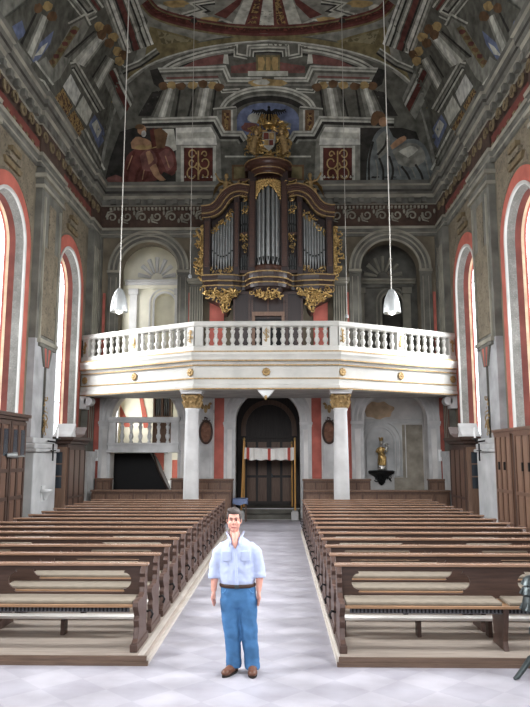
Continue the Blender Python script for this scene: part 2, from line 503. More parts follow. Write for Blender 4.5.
# archivolts and their piers
for c, r, z0, zs, w, mt in [(LA[0][0], LA[0][1], 0, LZS, .44, 'stone_gray'), (LA[1][0], LA[1][1], 0, LZS, .44, 'stone_gray'), (DA, DR, 0, DZS, .42, 'stone_gray'),
                            (UA[0][0], UA[0][1], 5.5, UZS, .44, 'stone_dark'), (UA[1][0], UA[1][1], 5.5, UZS, .44, 'stone_dark')]:
    m = MB(); P = lambda u, v, d: (u, END - d, v)
    line = 'stone_white' if z0 == 0 else 'stone_line'
    add_plate(m, arch_band(c, r, r + w, z0 + .01, zs), [], .05, P, 0)
    for ra, rb, d in ((r - .005, r + .07, .08), (r + .2, r + .26, .075), (r + w - .08, r + w + .01, .11)):
        add_plate(m, arch_band(c, ra, rb, zs, zs), [], d, P, 1)
    for s in (-1, 1):
        a, b = sorted((c + s * (r - .03), c + s * (r + w + .04)))
        m.box(a, b, END - .13, END, zs - .12, zs - .02, 1); m.box(a + .02, b - .02, END - .1, END, zs - .2, zs - .12, 0)
        a, b = sorted((c + s * (r + .1), c + s * (r + w - .1)))
        for q0, q1 in ((a, a + .025), (b - .025, b)): m.box(q0, q1, END - .07, END, z0 + .9, zs - .3, 1)
        m.box(a + .025, b - .025, END - .056, END, z0 + .9, zs - .3, 2)
    trim(m, [mt, line, 'stone_dark' if z0 else 'wall_lower'], keep=True)

# painted strips of the end wall: red panels, pilasters
m = MB()
for (xa, xb) in ((-2.02, -1.66), (1.64, 2.0), (-2.98, -2.74), (2.7, 3.12), (-6.72, -6.4), (6.44, 6.72)):
    m.box(xa, xb, END - .02, END + .01, .9, 4.5)
trim(m, 'red_paint', keep=True)
m = MB()
for (xa, xb) in ((-2.66, -2.08), (2.06, 2.64)):
    m.box(xa, xb, END - .1, END + .01, .5, 4.5, 0)
    m.box(xa + .08, xa + .1, END - .112, END - .09, .9, 3.8, 1); m.box(xb - .1, xb - .08, END - .112, END - .09, .9, 3.8, 1)
    m.box(xa - .05, xb + .05, END - .16, END, 3.95, 4.05, 1)
trim(m, ['stone_gray', 'stone_white'], keep=True)
m = MB()                                              # upper pilasters, red strips
for s, x0 in ((-1, -3.05), (1, 3.05)):
    pass
for xa, xb in ((-3.02, -2.5), (2.52, 3.04)):
    m.box(xa, xb, END - .16, END, 5.5, 8.9, 0)
    k = 5; w = (xb - xa) / (2 * k + 1)
    for i in range(k + 1): m.box(xa + 2 * i * w, xa + 2 * i * w + w, END - .2, END - .15, 5.9, 8.8, 1)
    m.box(xa - .06, xb + .06, END - .24, END, 8.9, 9.0, 1); m.box(xa - .1, xb + .1, END - .28, END, 9.0, 9.12, 1)
    m.box(xa, xb, END - .14, END, 9.12, 10.8, 0)
for xa, xb in ((-3.1, -3.03), (3.05, 3.12), (-2.25, -1.7), (1.75, 2.3), (-6.42, -6.32), (6.36, 6.46)):
    m.box(xa, xb, END - .03, END, 5.5, 8.6, 2)
for xa, xb in ((-6.75, -6.48), (6.5, 6.75)):
    m.box(xa, xb, END - .18, END, 5.5, 10.8, 0)
    for i in range(3): m.box(xa + .03 + i * .08, xa + .07 + i * .08, END - .21, END - .17, 5.9, 10.3, 1)
trim(m, ['stone_dark', 'stone_line', 'red_paint'], keep=True)

# entablature swept round the three walls; it steps forward over every pilaster
PIL = [20.2, 14.83, 9.46]
def wall_path(off, proj):
    L = [(-W + off, REAR)]
    for y in PIL[::-1]: L += [(-W + off, y - 1.05), (-W + off + proj, y - 1.05), (-W + off + proj, y + 1.05), (-W + off, y + 1.05)]
    L += [(-W + off, 24.75), (-W + off + proj, 24.75), (-W + off + proj, END - off - .0)]
    R = [(-x, y) for x, y in L]
    return L + R[::-1]
WP = wall_path(0, .1)
m = MB()
m.sweep(WP, [(0, 12.1), (.08, 12.14), (.08, 12.3), (.15, 12.36), (.17, 12.5), (.25, 12.56), (.26, 12.66), (.28, 12.8), (.34, 12.86), (.36, 13.0), (0, 13.03)],
        [1, 0, 0, 1, 0, 2, 0, 1, 0, 0, 0], side=-1)
trim(m, ['stone_dark', 'stone_line', 'stone_deep'], keep=True)
m = MB()
m.sweep(WP, [(0, 10.82), (.06, 10.84), (.06, 10.94), (.09, 10.97), (.09, 11.08), (.14, 11.1), (.16, 11.2), (0, 11.22)], [0, 0, 1, 0, 0, 1, 0, 0], side=-1)
trim(m, ['stone_dark', 'stone_line'], keep=True)
m = MB(); m.sweep(WP, [(0, 11.22), (.05, 11.22), (.05, 12.1), (0, 12.1)], 0, side=-1); trim(m, 'frieze_ground', keep=True)
m = MB()                                              # running scrolls of the end-wall frieze
for i in range(22):
    x = -6.2 + i * .59; sg = 1 if i % 2 else -1
    pts = []
    for k in range(16):
        t = k / 15; a = sg * (-.4 + t * 7.5); r = .2 * (1 - .72 * t); pts.append((x + .05 + r * math.cos(a + PI), END - .08, 11.66 + sg * .02 + r * math.sin(a + PI)))
    m.tube(pts, [.045 - .02 * k / 15 for k in range(16)], 6, 0)
    m.tube([(x - .2, END - .08, 11.66), (x - .12, END - .08, 11.66 - sg * .2), (x + .1, END - .08, 11.66 - sg * .26)], [.03, .04, .015], 6, 0)
    m.ell((x + .33, END - .08, 11.66 + sg * .16), (.05, .03, .1), 6, 5)
for s in (-1, 1):
    for i in range(28):
        y = 25.4 - i * .6; sg = 1 if i % 2 else -1; pts = []
        for k in range(14):
            t = k / 13; a = sg * (-.4 + t * 7); r = .2 * (1 - .7 * t); pts.append((s * (W - .17), y + r * math.cos(a + PI), 11.8 + r * math.sin(a + PI)))
        m.tube(pts, [.045 - .02 * k / 13 for k in range(14)], 5, 1)
trim(m, ['stone_line', 'scroll_dull'], keep=True)
m = MB()                                              # modillions and dentils
for i in range(26):
    x = -6.1 + i * .488
    m.box(x - .1, x + .1, END - .22, END - .05, 12.16, 12.36, 0)
for i in range(84):
    x = -6.2 + i * .1494
    m.box(x - .04, x + .04, END - .15, END - .04, 11.93, 12.03, 1)
for s in (-1, 1):
    for i in range(46):
        y = 24.6 - i * .5
        m.box(*sorted((s * (W - .04), s * (W - .22))), y - .1, y + .1, 12.16, 12.36, 0)
trim(m, ['stone_dark', 'stone_line'], keep=True)
m = MB()                                              # red and white fringe between the pilasters
for s in (-1, 1):
    for ya, yb in ((21.3, 24.7), (15.9, 19.1), (10.5, 13.7)):
        m.box(*sorted((s * (W - .1), s * W)), ya, yb, 11.34, 11.58, 0)
        n = int((yb - ya) / .22)
        for i in range(n):
            y = ya + (i + .5) * (yb - ya) / n
            m.prism([(y - .09, 11.34), (y + .09, 11.34), (y + .06, 11.2), (y, 11.12), (y - .06, 11.2)], 'x', *sorted((s * (W - .12), s * (W - .02))), mi=i % 2)
trim(m, ['red_dark', 'scroll_dull'], keep=True)

# side-wall pilasters with painted panels on white pedestals
for s in (-1, 1):
    for y in PIL[:2]:
        m = MB(); X = lambda d: s * (W - d)
        B = lambda d0, d1, ya, yb, z0, z1, mi: m.box(*sorted((X(d0), X(d1))), ya, yb, z0, z1, mi)
        B(0, .2, y - .95, y + .95, 2.85, 5.7, 1)                                       # grey lower shaft
        B(0, .2, y - .95, y + .95, 5.7, 10.2, 0)
        B(.2, .23, y - .6, y + .6, 5.85, 8.5, 2); B(.2, .225, y - .28, y + .28, 8.5, 9.9, 2)
        for ya, yb in ((y - .74, y - .66), (y + .66, y + .74)): B(.19, .25, ya, yb, 5.7, 10.0, 3)
        B(0, .3, y - .8, y + .8, 5.6, 5.72, 3); B(0, .27, y - .72, y + .72, 5.5, 5.6, 0)
        for k in range(5):                                                           # fan bracket under the ledge
            a = (k - 2) * .35
            m.prism([(y + .08 * (k - 2) - .05, 4.95), (y + .08 * (k - 2) + .05, 4.95), (y + math.sin(a) * .55 + .1, 5.5), (y + math.sin(a) * .55 - .1, 5.5)], 'x', *sorted((X(.2), X(.25))), mi=5 if k % 2 else 0)
        B(.195, .205, y - .1, y + .1, 2.85, 4.95, 4)                                 # dark groove
        B(0, .28, y - 1.0, y + 1.0, 10.2, 10.3, 3); B(0, .24, y - .97, y + .97, 10.3, 10.5, 0)
        B(0, .34, y - 1.06, y + 1.06, 10.5, 10.62, 3); B(0, .26, y - .98, y + .98, 10.62, 10.82, 0)
        trim(m, ['stone_dark', 'pier_gray', 'scroll_brown', 'stone_line', 'stone_deep', 'red_paint'], keep=True)
        m = MB(); 
        B(0, .36, y - 1.02, y + 1.02, 0, .3, 0); B(0, .34, y - .98, y + .98, .3, 2.45, 0)
        B(0, .42, y - 1.04, y + 1.04, 2.45, 2.55, 0); B(0, .36, y - 1.0, y + 1.0, 2.55, 2.7, 0); B(0, .3, y - .97, y + .97, 2.7, 2.86, 0)
        trim(m, 'pedestal_stone', keep=True, bevel=.03)
    # half pilaster in the corner
    m = MB()
    B = lambda d0, d1, ya, yb, z0, z1, mi: m.box(*sorted((s * (W - d0), s * (W - d1))), ya, yb, z0, z1, mi)
    B(0, .22, 24.8, 25.75, 2.5, 10.82, 1 if False else 0); B(0, .3, 24.75, 25.85, 0, 2.3, 2); B(0, .36, 24.7, 25.9, 2.3, 2.5, 2)
    for ya in (24.95, 25.2, 25.45): B(.2, .25, ya, ya + .1, 2.9, 10.2, 3)
    B(.2, .24, 24.9, 25.6, 3.0, 4.4, 1)
    trim(m, ['stone_dark', 'red_dark', 'stone_gray', 'stone_line'], keep=True)
    # painted spandrels over the windows
    m = MB()
    for y in WIN_Y[:3]:
        P = lambda u, v, d: (s * (W - d), u, v)
        ya, yb = y - 1.72, y + 1.72
        add_plate(m, [(ya, 8.3), (y - 2.0, 8.3)] * 0 + [(ya, 7.8)] + [(y - 1.74 * math.cos(PI * i / 20), WZS + 1.74 * math.sin(PI * i / 20)) for i in range(21)][1:-1] + [(yb, 7.8), (yb, 10.8), (ya, 10.8)], [], .015, P, 0)
        for k in range(3):                                                            # crown shell over the arch
            m.prism([(y - .5 + .1 * k, 9.95 + .2 * k), (y + .5 - .1 * k, 9.95 + .2 * k), (y + .6 - .15 * k, 10.1 + .2 * k), (y - .6 + .15 * k, 10.1 + .2 * k)], 'x', *sorted((s * (W - .02), s * (W - .1 - .03 * k))), mi=1 + k % 2)
    trim(m, ['scroll_brown', 'scroll_dull', 'scroll_brown'], keep=True)

# ------------------------------------------------------------------ rooms behind the arches
def alcove(x0, x1, y1, z0, z1, mats, name_floor=True):
    m = MB(); y0 = END + .6
    m.add([(x0, y0, z0), (x0, y1, z0), (x0, y1, z1), (x0, y0, z1)], [(0, 1, 2, 3)], 0)
    m.add([(x1, y0, z0), (x1, y1, z0), (x1, y1, z1), (x1, y0, z1)], [(0, 1, 2, 3)], 1)
    m.add([(x0, y1, z0), (x1, y1, z0), (x1, y1, z1), (x0, y1, z1)], [(0, 1, 2, 3)], 2)
    m.add([(x0, y0, z1), (x1, y0, z1), (x1, y1, z1), (x0, y1, z1)], [(0, 1, 2, 3)], 3)
    m.add([(x0, y0, z0), (x1, y0, z0), (x1, y1, z0), (x0, y1, z0)], [(0, 1, 2, 3)], 3)
    m.add([(x0, y0, z0), (-7.5 if x0 < -3 else x0 - .3, y0, z0), (-7.5 if x0 < -3 else x0 - .3, y0, z1), (x0, y0, z1)], [(0, 1, 2, 3)], 3)
    return trim(m, mats, keep=True, recalc=False)
alcove(-6.4, -3.0, 29.4, 0.005, 5.4, ['cream', 'cream', 'cream', 'cream'])
alcove(-1.35, 1.35, 29.0, 0.004, 5.4, ['stone_deep'] * 4)  # door vestibule: shade of the deep recess put into a dark wall colour
alcove(3.45, 6.1, 27.3, 0.003, 5.4, ['wall_lower', 'wall_lower', 'wall_lower', 'wall_lower'])
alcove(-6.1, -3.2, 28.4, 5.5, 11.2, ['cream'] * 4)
alcove(3.3, 6.2, 28.4, 5.5, 11.2, ['stone_dark'] * 4)  # unlit right-hand room, its shade put into the dark stone colour

# painted / modelled niche walls on the gallery: cornice, pilasters and an inner shell niche; the right copy is coloured for shade
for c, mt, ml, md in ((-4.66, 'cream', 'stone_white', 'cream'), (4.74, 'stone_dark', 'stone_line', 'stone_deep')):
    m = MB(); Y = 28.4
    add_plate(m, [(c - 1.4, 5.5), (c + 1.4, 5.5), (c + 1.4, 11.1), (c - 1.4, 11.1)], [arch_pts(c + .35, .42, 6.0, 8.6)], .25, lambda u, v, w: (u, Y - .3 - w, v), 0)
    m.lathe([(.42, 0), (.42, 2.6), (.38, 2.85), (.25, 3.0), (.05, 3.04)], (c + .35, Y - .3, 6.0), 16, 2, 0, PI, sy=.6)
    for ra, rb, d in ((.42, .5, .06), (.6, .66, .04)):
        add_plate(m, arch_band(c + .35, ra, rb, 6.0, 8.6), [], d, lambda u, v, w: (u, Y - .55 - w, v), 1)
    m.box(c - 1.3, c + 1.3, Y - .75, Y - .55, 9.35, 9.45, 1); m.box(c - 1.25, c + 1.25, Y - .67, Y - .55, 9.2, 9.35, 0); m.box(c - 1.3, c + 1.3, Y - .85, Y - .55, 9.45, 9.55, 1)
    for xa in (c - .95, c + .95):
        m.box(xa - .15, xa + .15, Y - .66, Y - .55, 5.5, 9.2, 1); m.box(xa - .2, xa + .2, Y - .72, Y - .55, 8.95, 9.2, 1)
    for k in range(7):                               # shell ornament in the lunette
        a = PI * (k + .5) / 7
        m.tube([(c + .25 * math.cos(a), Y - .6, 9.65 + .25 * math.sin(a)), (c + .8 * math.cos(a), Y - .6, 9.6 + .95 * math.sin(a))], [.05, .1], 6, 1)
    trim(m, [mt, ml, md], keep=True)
# tower windows of the left-hand rooms; the lowest is added unseen to brighten the panels
for z0, z1, y0, y1, e in ((6.3, 9.2, 26.7, 27.5, 26), (2.9, 4.6, 27.6, 28.8, 70), (1.1, 2.3, 28.35, 29.2, 22)):
    nwin += 1
    x = -6.08 if z0 > 5 else (-6.38 if z0 > 2 else -3.04)
    g = MB(); g.box(x - .02, x + .01, y0, y1, z0, z1); w = struct(g.build('window_%d' % nwin, 'pane_soft', keep=True))
    f = MB()
    for a, b, c_, d in ((y0 - .08, y0, z0 - .08, z1 + .08), (y1, y1 + .08, z0 - .08, z1 + .08), (y0, y1, z0 - .08, z0), (y0, y1, z1, z1 + .08), ((y0 + y1) / 2 - .02, (y0 + y1) / 2 + .02, z0, z1)):
        f.box(x - (.02 if x < -4 else .05), x + (.05 if x < -4 else .02), a, b, c_, d)
    f.build('window_frame', 'stone_gray', w)
    ld = bpy.data.lights.new('window_daylight', 'AREA'); ld.shape = 'RECTANGLE'; ld.size = y1 - y0; ld.size_y = z1 - z0; ld.energy = e
    lo = bpy.data.objects.new('window_daylight', ld); COL.objects.link(lo); lo.location = (x + (.04 if x < -4 else -.06), (y0 + y1) / 2, (z0 + z1) / 2)
    lo.rotation_euler = Vector((1 if x < -4 else -1, 0, -.1)).to_track_quat('-Z', 'Y').to_euler()

# ------------------------------------------------------------------ organ gallery
GP = [(-6.74, 24.62), (-2.32, 22.0), (2.34, 22.0), (6.74, 24.45)]
gal = thing('organ_gallery', 'white stone organ gallery spanning the nave on two columns, gilded mouldings along its front', 'gallery', (0, 24, 4.4))
m = MB()
m.sweep(GP, [(-.3, 4.45), (.06, 4.45), (.1, 4.5), (.1, 4.58), (.04, 4.64), (.04, 4.78), (0, 4.82), (0, 5.22), (.05, 5.26), (.08, 5.34), (.2, 5.4), (.22, 5.48), (.26, 5.56), (.26, 5.64), (.12, 5.68), (-.3, 5.68)], 0, side=-1)
m.build('fascia', 'gallery_white', gal)
m = MB()
for z, o in ((4.475, .09), (4.81, .045), (5.24, .05), (5.38, .17), (5.66, .25)):
    m.sweep(GP, [(o - .02, z - .018), (o + .025, z - .018), (o + .025, z + .018), (o - .02, z + .018)], 0, side=-1)
m.build('gilded_moulding', 'gold_dull', gal)
def inset(path, d):
    mb = MB(); mb.sweep(path, [(-d, 0)], 0, closed_prof=False, caps=False, side=-1); return [(p[0], p[1]) for p in mb.v]
inner = inset(GP, .25)
m = MB(); m.prism(inner + [(6.74, END - .01), (-6.74, END - .01)], 'z', 4.5, 5.5, 0); m.build('floor_slab', 'soffit', gal)
def along(path, d):
    for i in range(len(path) - 1):
        (x0, y0), (x1, y1) = path[i], path[i + 1]; l = math.hypot(x1 - x0, y1 - y0)
        if d <= l + 1e-6: return (x0 + (x1 - x0) * d / l, y0 + (y1 - y0) * d / l, math.atan2(y1 - y0, x1 - x0))
        d -= l
    return (path[-1][0], path[-1][1], math.atan2(path[-1][1] - path[-2][1], path[-1][0] - path[-2][0]))
LEN = [math.hypot(GP[i + 1][0] - GP[i][0], GP[i + 1][1] - GP[i][1]) for i in range(3)]
posts = [(.2, 0), (LEN[0] / 2, 0), (LEN[0] - .14, 0), (LEN[0] + .14, 1), (LEN[0] + LEN[1] / 2, 1), (LEN[0] + LEN[1] - .14, 1), (LEN[0] + LEN[1] + .14, 2), (LEN[0] + LEN[1] + LEN[2] / 2, 2), (sum(LEN) - .2, 2)]
def oriented(mb, x, y, a):                            # rotate what was built about the origin and move it to the front line
    c, s = math.cos(a), math.sin(a)
    mb.v = [(x + p[0] * c - p[1] * s, y + p[0] * s + p[1] * c, p[2]) for p in mb.v]; return mb
for d, sg in posts:
    if sg == 1 and abs(d - LEN[0] - LEN[1] / 2) > .1: continue
    x, y, a = along(GP, d)
    m = MB(); cz = 5.02
    for k in range(8):
        t = k * PI / 4; m.ell((.085 * math.cos(t), -.03, cz + .085 * math.sin(t)), (.055, .03, .055), 8, 6)
    m.ell((0, -.04, cz), (.05, .04, .05), 8, 6)
    oriented(m, x, y, a).build('rosette', 'gold_dull', gal, smooth=True)
m = MB(); m.prism([(-.3, 4.46), (.3, 4.46), (.2, 4.34), (.06, 4.2), (0, 4.16), (-.06, 4.2), (-.2, 4.34)], 'y', 21.96, 22.25); m.build('keystone_drop', 'stone_gray', gal, bevel=.02)
m = MB(); m.ell((0, 21.95, 4.19), (.05, .05, .08), 8, 6); m.build('gilded_drop', 'gold_dull', gal)
for s in (-1, 1):
    m = MB()
    pts = [(s * (6.45 + .16 * math.cos(t)), 24.72, 4.28 + .16 * math.sin(t)) for t in [i * PI / 10 for i in range(21)]]
    m.prism([(p[0], p[2]) for p in pts[:-1]], 'y', 24.5, 24.95, 0); m.box(*sorted((s * 6.5, s * 6.75)), 24.5, 24.95, 4.0, 4.46)
    m.build('corbel', 'stone_gray', gal, bevel=.02)

bal = thing('balustrade', 'white stone balustrade with gilded posts along the edge of the organ gallery', 'balustrade', (0, 24, 5.68))
m = MB(); m.sweep(GP, [(-.22, 5.68), (.08, 5.68), (.08, 5.82), (.04, 5.88), (-.18, 5.88), (-.22, 5.82)], 0, side=-1); m.build('plinth', 'gallery_white', bal)
m = MB(); m.sweep(GP, [(-.2, 6.5), (.06, 6.5), (.1, 6.54), (.1, 6.62), (.06, 6.68), (-.2, 6.68), (-.24, 6.62), (-.24, 6.54)], 0, side=-1); m.build('top_rail', 'gallery_white', bal)
for d, sg in posts:
    x, y, a = along(GP, d)
    m = MB(); m.box(-.13, .13, -.05, .2, 5.88, 6.5); p = oriented(m, x, y, a).build('post', 'gallery_white', bal)
    if abs(d - posts[3][0]) < .01 or abs(d - posts[5][0]) < .01: continue
    g = MB(); carve(g, [(-.08, 5.98), (.08, 5.98), (.08, 6.42), (-.08, 6.42)], -.05, 16, .03, .06, .04, seed=int(d * 100))
    g.box(-.02, .02, -.08, -.05, 6.0, 6.4); oriented(g, x, y, a).build('gilded_ornament', 'gold_dull', p)
BPROF = [(.07, 0), (.07, .05), (.045, .07), (.05, .1), (.085, .17), (.09, .22), (.06, .28), (.045, .31), (.06, .33), (.045, .36), (.05, .4), (.075, .46), (.08, .5), (.05, .54), (.045, .56), (.07, .58), (.07, .62)]
bme = None
for i in range(len(posts) - 1):
    d0, d1 = posts[i][0], posts[i + 1][0]
    if d1 - d0 < .5: continue
    n = 7
    for k in range(n):
        x, y, a = along(GP, d0 + .13 + (d1 - d0 - .26) * (k + .5) / n)
        nx_, ny_ = -math.sin(a), math.cos(a)
        x += nx_ * .07; y += ny_ * .07
        if bme is None:
            mb = MB(); mb.lathe(BPROF, (0, 0, 0), 12); o = mb.build('baluster', 'gallery_white', keep=True, smooth=True); bme = o.data
        else: o = bpy.data.objects.new('baluster', bme); COL.objects.link(o)
        o.parent = bal; off = WL[bal.name]; o.location = (x - off[0], y - off[1], 5.88 - off[2])

# the two columns that carry it
for s, cx, lb in ((-1, -2.42, 'white stone column with gilded capital under the gallery, left of the aisle'), (1, 2.42, 'white stone column with gilded capital under the gallery, right of the aisle')):
    col = thing('column', lb, 'column', (cx, 22.45, 0), 'columns under the organ gallery')
    c = (cx, 22.45, 0)
    m = MB(); m.box(cx - .34, cx + .34, 22.11, 22.79, 0, .2); m.lathe([(.33, .2), (.35, .26), (.33, .32), (.28, .35), (.28, .38), (.3, .42), (.27, .46)], c, 28); m.build('base', 'stone_white', col, smooth=True)
    m = MB(); m.lathe([(.27, .46), (.255, .55), (.25, 1.6), (.235, 2.6), (.21, 3.78), (.235, 3.82), (.235, 3.86), (.21, 3.88)], c, 32); m.build('shaft', 'stone_white', col, smooth=True)
    m = MB(); m.lathe([(.21, 3.88), (.22, 4.1), (.28, 4.3), (.2, 4.32)], c, 24)
    for row, (z, r, n) in enumerate(((3.9, .21, 8), (4.05, .225, 8))):
        for k in range(n):
            a = 2 * PI * (k + .5 * row) / n
            pts = [(cx + rr * math.cos(a), 22.45 + rr * math.sin(a), z + h) for rr, h in ((r, 0), (r + .03, .1), (r + .07, .17), (r + .11, .18), (r + .12, .14))]
            m.tube(pts, [.06, .065, .06, .045, .02], 6, 0, .5)
    for k in range(4):
        a = PI / 4 + k * PI / 2
        ctr = (cx + .33 * math.cos(a), 22.45 + .33 * math.sin(a), 4.24)
        m.tube([(ctr[0] + (.09 * math.cos(t)) * math.cos(a), ctr[1] + .09 * math.cos(t) * math.sin(a), ctr[2] + .09 * math.sin(t)) for t in [i * .55 for i in range(10)]], [.035 - .002 * i for i in range(10)], 6)
    m.build('capital', 'gold_dull', col, smooth=True)
    m = MB(); m.box(cx - .34, cx + .34, 22.11, 22.79, 4.33, 4.4); m.box(cx - .37, cx + .37, 22.08, 22.82, 4.4, 4.47); m.build('abacus', 'stone_white', col, bevel=.015)
def mbox(m, P, u0, u1, v0, v1, d0, d1, mi=0):
    c = [P(u, v, d) for d in (d0, d1) for v in (v0, v1) for u in (u0, u1)]
    m.add(c, [(0, 1, 3, 2), (4, 6, 7, 5), (0, 4, 5, 1), (2, 3, 7, 6), (0, 2, 6, 4), (1, 5, 7, 3)], mi)
def panels(m, P, u0, u1, v0, v1, cols, rows, mi=0, mp=1, st=.07):
    """framed panels on the face d = 0 (d grows outwards)"""
    mbox(m, P, u0, u1, v0, v1, 0, .02, mp)
    for i in range(cols + 1):
        u = u0 + (u1 - u0 - st) * i / cols; mbox(m, P, u, u + st, v0, v1, .02, .05, mi)
    vv = v0
    for i, fr in enumerate([0] + rows):
        v = v0 + (v1 - v0 - st) * fr; mbox(m, P, u0, u1, v, v + st, .021, .049, mi)
    for i in range(cols):
        for a, b in zip([0] + rows[:-1], rows):
            ua = u0 + (u1 - u0 - st) * i / cols + st; ub = u0 + (u1 - u0 - st) * (i + 1) / cols
            va = v0 + (v1 - v0 - st) * a + st; vb = v0 + (v1 - v0 - st) * b
            e = min(.05, (ub - ua) * .2)
            mbox(m, P, ua + e, ub - e, va + e, vb - e, .02, .038, mp)

# ------------------------------------------------------------------ pipe organ
OY = 24.8
def O(px, py, Y=OY): p = A(px, py, Y); return p[0], p[2]
MXC = 268.2
org = thing('pipe_organ', 'tall baroque pipe organ in dark wood with grey pipes and gilded carving on the gallery', 'organ', (0.0, 25.2, 5.5))
z_imp0, z_imp1 = O(268, 289.5)[1], O(268, 275)[1]
xc = O(MXC, 250)[0]
xL = O(204, 280)[0] - xc; hw = -xL                                                  # half width about the centre
def plan(off=0.0):
    pts = [(-hw - off, 25.9), (-hw - off, 24.82 - off), (-hw * .78, 24.72 - off), (-hw * .55, 24.78 - off), (-.98 - off * .3, 24.92 - off), (-.86 - off * .3, 24.92 - off)]
    for i in range(13):
        a = PI + PI * i / 12; pts.append(((.72 + off) * math.cos(a) , 24.72 - off * .2 + (.5 + off) * math.sin(a)))
    pts += [(-x, y) for x, y in pts[:6][::-1]]
    return [(xc + x, y) for x, y in pts]
m = MB(); H = z_imp1 - z_imp0
m.sweep(plan(), [(-.3, z_imp0), (.02, z_imp0), (.04, z_imp0 + .12), (.0, z_imp0 + .16), (0, z_imp0 + .3), (.06, z_imp0 + .34), (.08, z_imp0 + .42), (.1, z_imp1), (-.3, z_imp1)], 0, side=-1)
m.prism([(x, y) for x, y in plan(-.25)], 'z', z_imp0 + .02, z_imp1 - .01)
m.build('impost', 'organ_wood', org)
m = MB()
for z, o in ((z_imp1 - .02, .1), (z_imp0 + .32, .05), (z_imp0 + .14, .035)):
    m.sweep(plan(), [(o - .02, z - .02), (o + .03, z - .02), (o + .03, z + .025), (o - .02, z + .025)], 0, side=-1)
m.build('gilded_moulding', 'gold_dull', org)
# lower case with panels
m = MB(); xa, xb = O(233, 300)[0], O(303, 300)[0]
m.box(xa, xb, 25.05, 25.9, 5.5, z_imp0 + .02, 0); P = lambda u, v, d: (u, 25.05 - d, v)
panels(m, P, xa, O(250, 300)[0], 5.6, z_imp0 - .05, 1, [1.0], 0, 1); panels(m, P, O(286, 300)[0], xb, 5.6, z_imp0 - .05, 1, [1.0], 0, 1)
panels(m, P, O(251, 300)[0], O(285, 300)[0], 7.3, z_imp0 - .05, 2, [1.0], 0, 1)
m.build('lower_case', ['organ_trim', 'organ_wood'], org)
m = MB(); m.box(O(254, 300)[0], O(283, 300)[0], 24.9, 25.05, 6.0, 7.35, 1)
for px in (252, 281.5): m.box(O(px, 300)[0], O(px + 3, 300)[0], 24.86, 25.06, 5.6, 7.6, 0)
m.box(O(252, 300)[0], O(284.5, 300)[0], 24.84, 25.06, 7.45, 7.6, 0)
m.build('keyboard_frame', ['oak_mid', 'black'], org)
